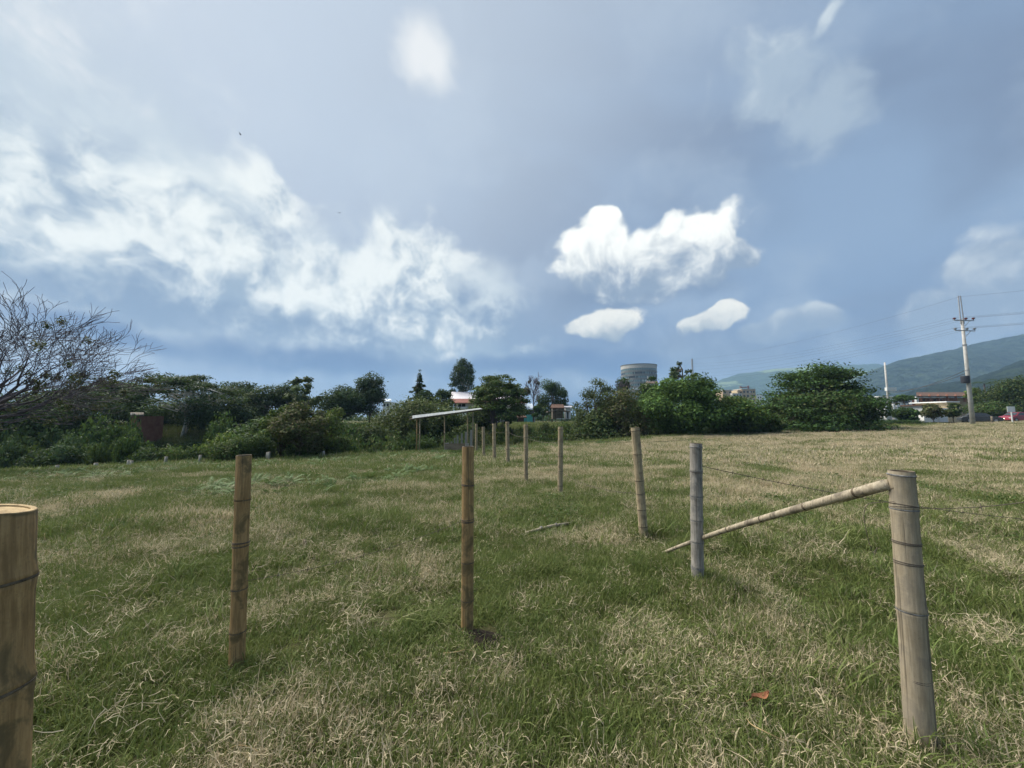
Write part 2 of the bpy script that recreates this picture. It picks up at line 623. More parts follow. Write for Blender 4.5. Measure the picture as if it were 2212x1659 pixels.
M_BLACKDRUM = worn('dark_enamel', (0.02, 0.022, 0.03), (0.04, 0.045, 0.06), 4, 0.5)
M_SIGN = worn('sign_white', (0.58, 0.60, 0.60), (0.72, 0.74, 0.74), 2, 0.5, bstr=0.0)
M_RUBBER = worn('tyre_rubber', (0.015, 0.015, 0.016), (0.03, 0.03, 0.031), 5, 0.9)
M_CARDARK = worn('car_paint_dark', (0.025, 0.028, 0.033), (0.04, 0.044, 0.05), 1, 0.25, spec=0.6, bstr=0.0)
M_CARRED = worn('car_paint_red', (0.20, 0.02, 0.035), (0.27, 0.03, 0.05), 1, 0.25, spec=0.6, bstr=0.0)
M_CARYEL = worn('car_paint_yellow', (0.62, 0.45, 0.03), (0.72, 0.54, 0.05), 1, 0.25, spec=0.6, bstr=0.0)
m, N, out = mat('lit_headlamp')
e = N.n('ShaderNodeEmission')
e.inputs[0].default_value = (1.0, 0.93, 0.6, 1)
e.inputs[1].default_value = 3.0
N.link(e.outputs[0], out.inputs[0])
M_LAMP = m
m, N, out = mat('dark_soil')
g_ = N.n('ShaderNodeNewGeometry').outputs['Position']
sn = N.noise(g_, 30, 6, 0.7)
principled(N, out, N.mix(N.mr(sn, 0.35, 0.7), (0.016, 0.013, 0.011), (0.05, 0.038, 0.03)), 0.95, sn, bstr=0.9, bdist=0.02, spec=0.1)
M_SOIL = m


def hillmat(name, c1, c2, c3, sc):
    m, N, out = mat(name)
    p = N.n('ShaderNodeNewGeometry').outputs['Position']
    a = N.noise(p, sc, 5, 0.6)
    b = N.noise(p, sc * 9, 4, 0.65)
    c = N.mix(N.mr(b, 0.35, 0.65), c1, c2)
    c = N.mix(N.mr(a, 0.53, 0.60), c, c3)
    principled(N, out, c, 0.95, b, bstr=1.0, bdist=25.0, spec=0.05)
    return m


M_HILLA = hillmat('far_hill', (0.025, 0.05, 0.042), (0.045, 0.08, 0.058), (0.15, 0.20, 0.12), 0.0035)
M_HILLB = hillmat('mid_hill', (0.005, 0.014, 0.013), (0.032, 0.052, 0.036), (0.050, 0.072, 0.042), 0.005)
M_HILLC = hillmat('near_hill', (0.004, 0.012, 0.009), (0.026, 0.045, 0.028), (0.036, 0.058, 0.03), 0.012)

# ================================================================== the setting: ground, hills, air
NA, NR = 360, 190
rr = np.concatenate(([0.0], np.geomspace(0.35, 3000, NR)))
aa = np.linspace(0, 2 * np.pi, NA, endpoint=False)
RRg, AAg = np.meshgrid(rr[1:], aa, indexing='ij')
gx, gy = RRg * np.sin(AAg), RRg * np.cos(AAg)
gz = height(gx, gy)
gz = np.where(RRg > 200, gz * (1 - sstep(200, 400, RRg)) - 0.5 * sstep(200, 400, RRg), gz)
verts = np.concatenate((np.array([[0, 0, hz(0, 0)]]), np.stack((gx, gy, gz), -1).reshape(-1, 3)))
i0 = np.arange(NR - 1)[:, None] * NA + np.arange(NA)[None, :] + 1
j1 = np.roll(np.arange(NA), -1)
i1 = np.arange(NR - 1)[:, None] * NA + j1[None, :] + 1
quads = np.stack((i0, i0 + NA, i1 + NA, i1), -1).reshape(-1, 4)
tris = [(0, int(a) + 1, int(b) + 1) for a, b in zip(range(NA), j1)]
me = bpy.data.meshes.new('ground')
me.from_pydata(verts.tolist(), [], [tuple(q) for q in quads.tolist()] + tris)
me.polygons.foreach_set('use_smooth', [True] * len(me.polygons))
me.update()
tag(link('ground', me, M_GROUND), 'rough grazing field sloping down to a wooded gully', kind='structure')


def hill(name, d, prof, mtl, label, seed, nz):
    pxs = np.array([p[0] for p in prof], float)
    zs = np.array([(902 - p[1]) / FPX * d for p in prof])
    U, V = 150, 46
    us = np.linspace(pxs[0], pxs[-1], U)
    vs = np.linspace(-0.34, 0.30, V)
    u, v = np.meshgrid(us, vs, indexing='ij')
    dd = d * (1 + v)
    x = (u - 1106) / FPX * dd
    zr = np.interp(u, pxs, zs)
    fall = np.where(v < 0, 1 - np.abs(v / 0.34) ** 1.25, 1 - np.abs(v / 0.30) ** 1.6)
    spur = fbm(x / d * 9 + 3, dd / d * 4, seed, 4) - 0.5
    z = zr * np.clip(fall + spur * 0.55 * np.clip(-v / 0.34, 0, 1) * fall * 2, 0, None) - 3
    z = z + nz * (fbm(x / d * 130, dd / d * 130, seed + 5, 3) - 0.5) * np.clip(fall, 0, 1)
    idx = np.arange(U * V).reshape(U, V)
    q = np.stack((idx[:-1, :-1], idx[1:, :-1], idx[1:, 1:], idx[:-1, 1:]), -1).reshape(-1, 4)
    me = bpy.data.meshes.new(name)
    me.from_pydata(np.stack((x, dd, z), -1).reshape(-1, 3).tolist(), [], q.tolist())
    me.polygons.foreach_set('use_smooth', [True] * len(me.polygons))
    me.update()
    tag(link(name, me, mtl), label, kind='structure')


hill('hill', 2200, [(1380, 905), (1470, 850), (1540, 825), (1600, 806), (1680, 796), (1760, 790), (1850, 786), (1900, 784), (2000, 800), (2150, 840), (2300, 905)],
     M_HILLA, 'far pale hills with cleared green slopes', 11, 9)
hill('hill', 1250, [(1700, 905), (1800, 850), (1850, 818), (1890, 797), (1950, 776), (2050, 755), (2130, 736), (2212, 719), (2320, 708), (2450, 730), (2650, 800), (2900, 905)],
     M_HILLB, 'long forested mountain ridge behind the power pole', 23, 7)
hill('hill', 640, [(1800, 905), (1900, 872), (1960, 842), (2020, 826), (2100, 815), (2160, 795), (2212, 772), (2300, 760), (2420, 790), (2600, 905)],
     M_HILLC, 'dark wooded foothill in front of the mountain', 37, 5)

m, N, out = mat('haze_air')
pv = N.n('ShaderNodeVolumePrincipled')
pv.inputs['Color'].default_value = (0.44, 0.68, 1.0, 1)
pv.inputs['Density'].default_value = 0.00021
pv.inputs['Anisotropy'].default_value = 0.0
N.link(pv.outputs[0], out.inputs['Volume'])
hb = MB().box(-3300, 3300, -3300, 3300, -12, 330).build('haze', m)
tag(hb, 'thin bluish haze over the whole valley', 'haze', kind='stuff')


# ================================================================== trees
def leafmesh(name, lobes, n, size, cols, up=0.45, aspect=0.55, fill=0.45, seed=0, jit=0.7, lobevar=0.22):
    r = np.random.default_rng(seed)
    n, size = int(n * 1.7), size * .76
    L = np.asarray(lobes, float)
    w = (L[:, 3] * L[:, 4] + L[:, 4] * L[:, 5] + L[:, 3] * L[:, 5])
    k = r.choice(len(L), n, p=w / w.sum())
    d = r.normal(size=(n, 3))
    d /= np.linalg.norm(d, axis=1, keepdims=True)
    rad = 1.04 - fill * r.random(n) ** 1.6
    pos = L[k, :3] + d * L[k, 3:6] * rad[:, None]
    pos = pos + r.normal(size=(n, 3)) * 0.17 * L[k, 3:6]
    nr = d / L[k, 3:6] * L[k, 3:6].mean(1, keepdims=True) + np.array([0, 0, up]) + r.normal(size=(n, 3)) * jit
    nr /= np.linalg.norm(nr, axis=1, keepdims=True)
    t = np.cross(nr, r.normal(size=(n, 3)))
    t /= np.linalg.norm(t, axis=1, keepdims=True)
    b = np.cross(nr, t)
    s = size * (0.6 + 0.8 * r.random(n))[:, None]
    v = np.stack((pos - t * s * 0.5, pos + b * s * aspect * 0.5 - nr * s * 0.08 + t * s * .08, pos + t * s * 0.5, pos - b * s * aspect * 0.5 - nr * s * 0.08 + t * s * .08), 1).reshape(-1, 3)
    cols = np.asarray(cols, float)
    ci = r.integers(0, len(cols), n)
    lv = 1 + lobevar * r.normal(size=len(L))
    c = 1.65 * cols[ci] * np.clip(lv[k] * (1 + 0.22 * r.normal(size=n)), 0.35, 2.0)[:, None]
    c = np.repeat(np.concatenate((c, np.ones((n, 1))), 1), 4, 0)
    me = bpy.data.meshes.new(name)
    me.vertices.add(4 * n)
    me.vertices.foreach_set('co', v.ravel())
    me.loops.add(4 * n)
    me.loops.foreach_set('vertex_index', np.arange(4 * n, dtype=np.int32))
    me.polygons.add(n)
    me.polygons.foreach_set('loop_start', np.arange(0, 4 * n, 4, dtype=np.int32))
    me.polygons.foreach_set('loop_total', np.full(n, 4, dtype=np.int32))
    at = me.color_attributes.new('Col', 'FLOAT_COLOR', 'POINT')
    at.data.foreach_set('color', c.ravel())
    me.update(calc_edges=True)
    me.materials.append(M_LEAF)
    return me


def curve_pts(a, b, n, bend, r):
    a, b = Vector(a), Vector(b)
    pts = []
    off = Vector((r.normal(), r.normal(), abs(r.normal()) * 0.6)) * bend * (b - a).length
    for i in range(n + 1):
        t = i / n
        pts.append(a.lerp(b, t) + off * (t * (1 - t) * 2) + Vector(r.normal(size=3)) * (0.012 * (b - a).length if 0 < i < n else 0))
    return pts


# linear leaf colours
DK = [(0.014, 0.030, 0.013), (0.022, 0.042, 0.017), (0.030, 0.052, 0.018)]
MID = [(0.026, 0.056, 0.018), (0.038, 0.074, 0.021), (0.050, 0.088, 0.025)]
OLV = [(0.040, 0.056, 0.020), (0.058, 0.074, 0.026), (0.070, 0.082, 0.032), (0.034, 0.050, 0.019)]
LIT = [(0.055, 0.100, 0.026), (0.075, 0.125, 0.032), (0.042, 0.082, 0.024)]
GRY = [(0.048, 0.066, 0.034), (0.062, 0.080, 0.042), (0.078, 0.096, 0.052), (0.034, 0.048, 0.026)]
YEL = [(0.090, 0.118, 0.026), (0.066, 0.100, 0.024), (0.048, 0.080, 0.022)]
BRN = [(0.070, 0.060, 0.034), (0.052, 0.052, 0.028), (0.090, 0.076, 0.045), (0.044, 0.050, 0.024)]
BLU = [(0.018, 0.034, 0.021), (0.026, 0.046, 0.027), (0.034, 0.056, 0.030)]


def crown_lobes(style, H, zb, Rr, K, lr, r, flat=0.7):
    L = []
    cz, hz_ = (H + zb) / 2, (H - zb) / 2
    for i in range(K):
        if style == 'umbrella':
            a, q = r.uniform(0, 2 * math.pi), math.sqrt(r.uniform(0.02, 1))
            z = H - (H - zb) * (0.12 + 0.78 * q ** 2.2) - r.uniform(0, 0.28) * (H - zb)
            s = lr * r.uniform(0.7, 1.25)
            L.append((math.cos(a) * q * (Rr - s * .7), math.sin(a) * q * (Rr - s * .7), z, s, s, s * flat))
        elif style == 'cone':
            t = r.uniform(0, 1) ** 1.3
            a = r.uniform(0, 2 * math.pi)
            q = (1 - t) ** 0.7 * math.sqrt(r.uniform(0.25, 1))
            s = lr * (1.1 - 0.6 * t) * r.uniform(0.75, 1.25)
            L.append((math.cos(a) * q * (Rr - s * .6), math.sin(a) * q * (Rr - s * .6), zb + t * (H - zb - s * .6), s, s, s * flat))
        else:                                           # dome / ellipsoid
            d = r.normal(size=3)
            d /= np.linalg.norm(d)
            q = r.uniform(0.35, 1) ** 0.5
            s = lr * r.uniform(0.65, 1.3)
            zc = cz + d[2] * q * max(hz_ - s * flat * .8, 0.1)
            wz = 1.0
            if style == 'dome' and d[2] < 0:
                wz = 1.08
            L.append((d[0] * q * wz * (Rr - s * .75), d[1] * q * wz * (Rr - s * .75), zc, s, s, s * flat))
    top = max(l[2] + l[5] for l in L)
    k = (H - zb) / max(top - zb, .1)
    return [(l[0], l[1], zb + (l[2] - zb) * k, l[3], l[4], l[5]) for l in L] if k > 1 else L


def tree(name, px, top, wpx, d, style, cols, label, cat='tree', group=None, zbf=0.25, K=22, lrf=0.36, n=6000, leaf=0.42,
         trunk=None, bark=None, stems=1, fill=0.45, flat=0.72, seed=None, limbs=True, up=0.45, base_z=None, lean=0.0, rot=0):
    seed = seed if seed is not None else int(px * 7 + top)
    r = np.random.default_rng(seed)
    g = GD(px, d)
    if base_z is not None:
        g.z = base_z
    H = P(px, top, d).z - g.z
    Rr = wpx * d / FPX
    zb = H * zbf
    bark = bark or M_BARK
    t = empty(name, g, label, cat, group)
    L = crown_lobes(style, H, zb, Rr, K, lrf * Rr, r, flat)
    mb = MB()
    tr = trunk or max(0.05, 0.022 * H)
    for sidx in range(stems):
        a0 = r.uniform(0, 6.28)
        sp = 0 if stems == 1 else 1
        foot = Vector((math.cos(a0) * .25 * sp, math.sin(a0) * .25 * sp, -0.3))
        hd = Vector((math.cos(a0) * Rr * .35 * sp + lean, math.sin(a0) * Rr * .35 * sp, zb + (H - zb) * 0.45))
        pts = curve_pts(foot, hd, 7, 0.05, r)
        mb.tube(pts, [tr * (1 - 0.65 * i / 7) * (1.35 if i == 0 else 1) for i in range(8)], 8)
        if limbs:
            ls = [l for i, l in enumerate(L) if i % stems == sidx]
            for l in ls:
                st_ = pts[int(r.integers(3, 8))]
                q = curve_pts(st_, Vector(l[:3]), 4, 0.12, r)
                mb.tube(q, [tr * 0.42 * (1 - 0.8 * i / 4) for i in range(5)], 5)
    mb.build('trunk', bark, t, True)
    link('crown', leafmesh('crown', L, n, leaf, cols, up=up, fill=fill, seed=seed), None, t)
    return t


T = tree
# --- left woodland, back to front
GW = 'trees of the wood on the left'
T('shade_tree', 30, 846, 120, 40, 'dome', DK, 'dark dense shade tree behind the bare tree', n=9000, zbf=.12, K=26)
T('shade_tree', 150, 832, 95, 46, 'dome', BLU, 'broad blue-green tree between the bare tree and the brick hut', n=8000, zbf=.1, K=26)
T('shade_tree', 245, 820, 62, 54, 'dome', DK + MID, 'tall rounded tree with a bumpy top beside the brick hut', n=6000, zbf=.25)
T('umbrella_tree', 393, 806, 112, 50, 'umbrella', BLU + DK, 'flat-topped umbrella tree with three slender pale trunks', n=7500, zbf=.60, K=60, lrf=.2,
  bark=M_PALEBARK, stems=3, trunk=.17, flat=.30, leaf=.38, fill=.8)
T('umbrella_tree', 505, 822, 78, 62, 'umbrella', BLU + DK, 'flat-topped tree joining the pale-trunked umbrella tree on its right', n=5500, zbf=.25, K=55, lrf=.24, flat=.4, fill=.7)
T('umbrella_tree', 572, 832, 62, 58, 'umbrella', DK + GRY, 'feathery flat-topped tree with sky showing through its crown', n=4200, zbf=.25, K=50, lrf=.24, flat=.4, fill=.8)
T('shade_tree', 628, 826, 55, 60, 'dome', DK, 'dark tree behind the tree with drooping creepers', n=4500, zbf=.2)
T('shade_tree', 330, 870, 90, 56, 'dome', DK, 'dark low tree filling the shade behind the pale trunks', n=6000, zbf=.05)
T('shade_tree', 470, 868, 90, 52, 'dome', DK + BLU, 'dark low tree to the right of the pale trunks', n=6000, zbf=.05)
T('sparse_tree', 655, 812, 42, 45, 'dome', GRY, 'gangling tree with sparse leaf tufts and hanging creepers', n=900, zbf=.62, K=16, lrf=.2, leaf=.5, fill=.9, trunk=.14, bark=M_GREYBARK)
T('shade_tree', 565, 902, 78, 37, 'dome', DK + MID, 'dark leafy tree left of the creeper-hung tree', n=7000, zbf=.08)
T('creeper_tree', 652, 868, 62, 30, 'dome', BRN + OLV, 'small tree smothered in brown creeper at the field edge', n=7000, zbf=.1, K=26, leaf=.26, lrf=.3)
T('shade_tree', 608, 875, 42, 33, 'dome', YEL + MID, 'yellow-green tree leaning on the left of the creeper-covered tree', n=3600, zbf=.2, leaf=.3)
T('shade_tree', 708, 880, 45, 33, 'dome', YEL + OLV, 'yellowish tree with bright leaves right of the creeper-covered tree', n=3600, zbf=.1, leaf=.3)
T('dome_tree', 797, 806, 40, 64, 'dome', BLU, 'tall blue-green dome-shaped tree, the taller of a pair', n=5500, zbf=.1, K=30, lrf=.4)
T('dome_tree', 745, 832, 52, 62, 'dome', BLU + DK, 'rounded blue-green tree, the lower of the dome-shaped pair', n=6500, zbf=.1, K=30)
T('shade_tree', 905, 862, 105, 50, 'dome', OLV, 'broad olive tree rising behind the tin shelter', n=10000, zbf=.02, K=34, lrf=.3)
T('shade_tree', 800, 910, 85, 44, 'dome', OLV + DK, 'low olive tree left of the tin shelter', n=8000, zbf=.02, K=28)
T('shade_tree', 965, 880, 62, 47, 'dome', OLV + DK, 'olive tree behind the right end of the tin roof', n=6000, zbf=.02)
T('vine_tree', 905, 822, 42, 68, 'cone', BLU + GRY, 'open-branched tree with feathery sides around a vine-clad stem', n=2300, zbf=.35, K=34, lrf=.17, flat=.4, leaf=.4, fill=.8)
T('vine_column', 905, 798, 10, 68, 'cone', DK, 'slim column of dark vine up a tree stem', n=2200, zbf=.3, K=40, lrf=.75, leaf=.35, seed=5)
T('shade_tree', 920, 842, 30, 67, 'dome', DK, 'dark bushy foot of foliage beneath the vine-clad stem', n=2600, zbf=.3)
T('shade_tree', 957, 840, 24, 70, 'dome', DK, 'small dark tree left of the white-roofed house', n=2000, zbf=.3)
T('eucalyptus', 1001, 773, 30, 95, 'ellipsoid', BLU + DK, 'tall eucalyptus with clumpy crown above the house roof', n=4200, zbf=.42, K=26, lrf=.34, leaf=.5, flat=.85, bark=M_PALEBARK)
T('eucalyptus', 985, 822, 20, 95, 'ellipsoid', BLU + DK, 'lower side stem of foliage beside the tall eucalyptus', n=1600, zbf=.3, K=12, lrf=.4, leaf=.5)
T('umbrella_tree', 1078, 806, 68, 52, 'umbrella', MID + OLV, 'large spreading tree standing in front of the white-roofed house', n=8000, zbf=.50, K=70, lrf=.24, flat=.38, fill=.7, stems=3, trunk=.14, bark=M_GREYBARK)
T('shade_tree', 1084, 862, 24, 50, 'dome', DK, 'very dark dense tree against the house wall', n=4200, zbf=.05)
T('shade_tree', 1040, 876, 42, 58, 'dome', DK + OLV, 'dark tree screening the house wall behind the tin shelter', n=4500, zbf=.03)
T('bush_tree', 1102, 882, 16, 70, 'dome', DK + MID, 'dark bushy tree close against the white house wall', n=1500, zbf=.02)
T('bush_tree', 1002, 915, 45, 44, 'dome', OLV + DK, 'bushy tree growing behind the corral posts', n=4200, zbf=.02)
T('mango_tree', 1192, 820, 34, 88, 'dome', DK, 'nearly black mango tree behind the open pavilion', n=5200, zbf=.15, K=26)
T('slim_tree', 1218, 836, 11, 90, 'cone', DK, 'narrow dark tree top beside the mango tree', n=700, zbf=.4, K=8, lrf=.8)
T('garden_tree', 1161, 877, 11, 74, 'dome', MID, 'small fresh green tree beside the turquoise wall', n=1500, zbf=.1)
T('shade_tree', 1172, 866, 16, 92, 'dome', OLV, 'small olive tree behind the bare slim tree', n=1500, zbf=.2)
T('shade_tree', 1287, 812, 54, 48, 'dome', GRY + OLV, 'grey-green tree with thin foliage and a dark leaning trunk', n=5200, zbf=.2, K=60, lrf=.24, leaf=.32, trunk=.22, fill=.8)
T('shade_tree', 1345, 816, 30, 60, 'dome', DK, 'dark tree top in front of the round tower', n=3000, zbf=.2)
T('shade_tree', 1352, 838, 58, 46, 'dome', OLV + BRN, 'olive-brown tree below the round tower', n=6500, zbf=.08, K=45, leaf=.36)
T('shade_tree', 1415, 812, 26, 58, 'dome', DK + MID, 'dark rounded tree touching the right side of the round tower', n=2800, zbf=.2)
T('shade_tree', 1392, 826, 40, 58, 'dome', OLV + MID, 'olive tree hiding the foot of the round tower', n=4500, zbf=.1)
T('shade_tree', 1480, 808, 90, 44, 'dome', MID + LIT, 'big bright green tree, the fullest beside the round tower', n=12000, zbf=.04, K=40, lrf=.28)
T('shade_tree', 1290, 885, 62, 46, 'dome', DK + OLV, 'low shaded tree under the grey-green thin-leaved tree', n=5000, zbf=.02)
T('sparse_tree', 1478, 779, 30, 66, 'umbrella', GRY + DK, 'spindly tree top poking above the big bright green tree', n=520, zbf=.78, K=14, lrf=.22, leaf=.6, fill=.9)
T('shade_tree', 1592, 856, 62, 44, 'dome', MID + YEL, 'rounded green tree right of the big bright green tree', n=7000, zbf=.03, K=28)
T('shade_tree', 1648, 893, 45, 44, 'dome', MID + OLV, 'low yellowish tree in front of the cream apartments', n=4200, zbf=.02)
T('spreading_tree', 1770, 783, 128, 48, 'umbrella', MID + DK, 'wide spreading tree with layered branches and a deep crown', n=15000, zbf=.10, K=120, lrf=.24, flat=.30, fill=.7)
T('spreading_tree', 1775, 832, 108, 47, 'dome', MID + OLV, 'lower skirt of foliage under the wide spreading tree', n=7000, zbf=.02, K=34)
T('hedge_tree', 1955, 880, 26, 56, 'dome', MID + DK, 'rounded green shrub-tree under the second utility pole', n=3200, zbf=.02)
T('hedge_tree', 2018, 872, 22, 57, 'dome', BRN + OLV, 'brownish tree in front of the brick building', n=1100, zbf=.25)
T('hedge_tree', 2060, 870, 13, 57, 'dome', DK + OLV, 'dark narrow tree left of the power pole', n=900, zbf=.2)
T('hedge_tree', 2135, 868, 42, 66, 'dome', OLV + MID, 'olive tree right of the power pole behind the dark car', n=3800, zbf=.05)
T('hedge_tree', 2196, 815, 52, 70, 'dome', DK + OLV, 'tall dark tree behind the white road sign', n=5500, zbf=.05, K=28)
T('hedge_tree', 2275, 800, 70, 72, 'dome', DK + OLV, 'tall dark tree at the roadside beyond the red car', n=5500, zbf=.05, K=28)
T('hedge_tree', 2110, 836, 15, 78, 'dome', YEL, 'small yellow-leaved tree just left of the palms', n=1200, zbf=.4)
T('flat_tree', 1957, 852, 21, 72, 'umbrella', DK + MID, 'little flat-topped tree on a thin crooked trunk before white house', n=900, zbf=.78, K=10, lrf=.35, flat=.4, trunk=.12)


def palm(px, top, d, label, L=2.6, n=15):
    g = GD(px, d)
    r = np.random.default_rng(int(px))
    H = P(px, top, d).z - g.z
    t = empty('palm_tree', g, label, 'palm', 'palms behind the power pole')
    MB().tube([(0, 0, -.3), (.1, 0, H * .5), (.15, 0, H - .6)], [.2, .15, .13], 8).build('trunk', M_GREYBARK, t, True)
    V, F, Cc = [], [], []
    for i in range(n):
        a = 2 * math.pi * i / n + r.uniform(-.2, .2)
        el = r.uniform(.1, 1.2)
        u = Vector((math.cos(a), math.sin(a), 0))
        sd_ = Vector((-math.sin(a), math.cos(a), 0))
        prev = None
        for k in range(15):
            s = k / 14
            p = Vector((.15, 0, H - .6)) + u * (L * s * math.cos(el * .7)) + Vector((0, 0, L * (s * math.sin(el) - 1.0 * s * s)))
            w = .45 * math.sin(math.pi * min(s * .9 + .1, 1)) + .03
            for sg in (-1, 1):
                b = len(V)
                V += [p, p + u * .12, p + sd_ * sg * w + u * .25 + Vector((0, 0, -.25 * w))]
                F.append((b, b + 1, b + 2))
                c = MID[int(r.integers(0, 3))]
                Cc += [c + (1,)] * 3
    me = bpy.data.meshes.new('crown')
    me.from_pydata([tuple(v) for v in V], [], F)
    at = me.color_attributes.new('Col', 'FLOAT_COLOR', 'POINT')
    at.data.foreach_set('color', np.array(Cc, float).ravel())
    me.materials.append(M_LEAF)
    link('crown', me, None, t)


palm(2132, 822, 74, 'palm tree with drooping fronds just right of the power pole', 3.0)
palm(2163, 818, 78, 'palm tree between the power pole and the tall dark tree', 3.0)


# --- bare trees
def grow(mb, tips, p, d, ln, rad, lev, r, spread=.55, lift=.12, kids=3, minr=.008):
    pts, rads = [p], [rad]
    q, v = Vector(p), Vector(d).normalized()
    n = 4
    for i in range(n):
        v = (v + Vector(r.normal(size=3)) * .13 + Vector((0, 0, lift * .5))).normalized()
        q = q + v * (ln / n)
        pts.append(Vector(q))
        rads.append(max(rad * (1 - .55 * (i + 1) / n), minr))
    mb.tube(pts, rads, 6 if lev > 3 else 4, False)
    if lev == 0:
        tips.append(pts[-1])
        return
    for i in range(kids):
        k = n if i == 0 else int(r.integers(1, n + 1))
        ax = Vector(r.normal(size=3))
        nd = (v + (ax - v * ax.dot(v)).normalized() * spread * r.uniform(.6, 1.4)).normalized()
        nd = (nd + Vector((0, 0, lift))).normalized()
        if nd.z < -.15:
            nd.z = -.05
        grow(mb, tips, pts[k], nd, ln * r.uniform(.62, .86), max(rads[k] * (.8 if i == 0 else .62), minr), lev - 1, r, spread, lift, kids, minr)
    if lev <= 2:
        tips.append(pts[2])


r_ = np.random.default_rng(21)
g = GD(-70, 18.5)
bt = empty('bare_tree', g, 'big leafless tree with tangled purple-grey branches at the left edge', 'tree')
mb, tips = MB(), []
trunk_top = Vector((.3, 0, 2.6))
mb.tube([(0, 0, -.3), (.1, 0, 1.2), trunk_top], [.36, .28, .25], 10)
for (dx, dy, dz, ln) in ((1.0, .1, .30, 3.5), (.9, -.5, .75, 2.6), (.35, .4, 1.3, 2.5), (1.0, .6, .12, 3.4), (-.3, .3, 1.3, 2.5),
                         (-.9, -.2, .7, 2.5), (.15, -.6, 1.1, 2.4), (1.1, -.25, .08, 3.6), (.8, .1, .8, 2.8), (1.1, .2, .45, 2.9)):
    grow(mb, tips, trunk_top, Vector((dx, dy, dz)), ln * r_.uniform(.70, .84) * (1.18 if dz > .9 else 1), .125, 5, r_, .55, .05, 3, .009)
mb.build('branches', M_GREYBARK, bt, True)
tp = [tips[int(i)] for i in r_.integers(0, len(tips), 12)]
low = sorted(tips, key=lambda v: v.z)[: len(tips) // 3]
tp += [low[int(i)] for i in r_.integers(0, len(low), 110)]
lob = [(t_.x, t_.y, t_.z, *([r_.uniform(.08, .26)] * 3)) for t_ in tp]
link('epiphytes', leafmesh('epiphytes', lob, 4200, .13, DK + BRN, seed=3, fill=.9), None, bt)

g = GD(1152, 74)
bt = empty('bare_tree', g, 'slim leafless tree with pale twigs and hanging nests', 'tree')
mb, tips = MB(), []
Hh = P(1152, 803, 74).z - g.z
mb.tube([(0, 0, -.3), (.1, 0, Hh * .45), (.05, 0, Hh * .6)], [.16, .1, .08], 8)
for i in range(9):
    a = i * 2.4
    grow(mb, tips, Vector((.07, 0, Hh * (.36 + .028 * i))), Vector((math.cos(a) * .6, math.sin(a) * .6, 1)), Hh * .155, .06, 3, r_, .5, .15, 3, .022)
mb.build('branches', M_GREYBARK, bt, True)
for i, lb_ in enumerate(((-1.3, 0, Hh * .62, .8, .6, .75), (1.0, 0, Hh * .78, .25, .25, .3), (-.8, 0, Hh * .8, .22, .22, .25))):
    link('nest', leafmesh('nest', [lb_], 520 if i == 0 else 90, .3, BRN, seed=8 + i), None, bt)
# twigs above the round tower's foot
g = GD(1345, 58)
bt = empty('bare_tree', g, 'wispy leafless twigs above the dark tree by the tower', 'tree')
mb, tips = MB(), []
Hh = P(1345, 800, 58).z - g.z
mb.tube([(0, 0, -.3), (.1, 0, Hh * .5), (0, 0, Hh * .68)], [.15, .1, .07], 6)
for i in range(6):
    a = i * 2.1
    grow(mb, tips, Vector((0, 0, Hh * (.5 + .03 * i))), Vector((math.cos(a) * .7, math.sin(a) * .7, 1)), Hh * .12, .05, 3, r_, .5, .15, 3, .016)
mb.build('branches', M_GREYBARK, bt, True)

# --- bushes: six shared shapes
bush_meshes = {}
for i, (nm, cols) in enumerate((('dk', DK), ('mid', MID + DK), ('olv', OLV), ('yel', YEL), ('mid2', MID + OLV), ('dk2', DK + BLU))):
    r = np.random.default_rng(100 + i)
    L = crown_lobes('dome', 1.0, 0.0, 1.0, 16, .36, r, .7) + [(0, 0, .2, .75, .75, .3)]
    bush_meshes[nm] = leafmesh('foliage_' + nm, L, 3200, .13, cols, seed=200 + i, fill=.55)
bstem = MB()
r = np.random.default_rng(4)
for i in range(7):
    a = i * .9
    bstem.tube(curve_pts((0.03 * math.cos(a), .03 * math.sin(a), -.15), (.45 * math.cos(a), .45 * math.sin(a), .6), 4, .1, r), [.03, .025, .02, .015, .01], 5)
bstem = bstem.mesh('stems')
bstem.materials.append(M_BARK)


BUSHLOOK = {'dk': 'very dark', 'dk2': 'blue-tinged dark', 'mid': 'deep green', 'mid2': 'mottled green', 'olv': 'olive', 'yel': 'yellow-green'}


def bush(px, top, wpx, d, kind, label, group, rot=0.0, name='bush'):
    label = label.replace('@', BUSHLOOK[kind])
    g = GD(px, d)
    h = P(px, top, d).z - g.z
    t = empty(name, g, label, 'bush', group, rot)
    w = wpx * d / FPX
    for nm, me in (('foliage', bush_meshes[kind]), ('stems', bstem)):
        o = link(nm, me, None, t)
        o.scale = (w, w * .9, max(h, .3))
    return t


rb = random.Random(12)
for px in range(-60, 760, 44):          # thicket at the left field edge
    x_ = (px - 1106) / FPX
    d = 29 + rb.uniform(0, 5)
    for _ in range(30):
        if d < edge_y(x_ * d) + 1.2:
            d += .5
    bush(px + rb.uniform(-12, 12), rb.uniform(930, 965) if not 330 < px < 450 else 962, rb.uniform(34, 60), d, rb.choice(['dk', 'dk2', 'mid', 'dk', 'mid2']),
         '@ leafy bush in the thicket along the low edge of the field', 'bushes along the left field edge', rb.uniform(0, 6))
for px in range(-80, 800, 52):
    x_ = (px - 1106) / FPX
    d = 37 + rb.uniform(0, 6)
    if 325 < px < 450:
        continue
    bush(px + rb.uniform(-14, 14), rb.uniform(896, 930), rb.uniform(42, 66), d, rb.choice(['dk', 'dk2', 'mid', 'dk', 'olv']),
         'tall @ bush deeper in the thicket under the wood', 'bushes under the wood', rb.uniform(0, 6))
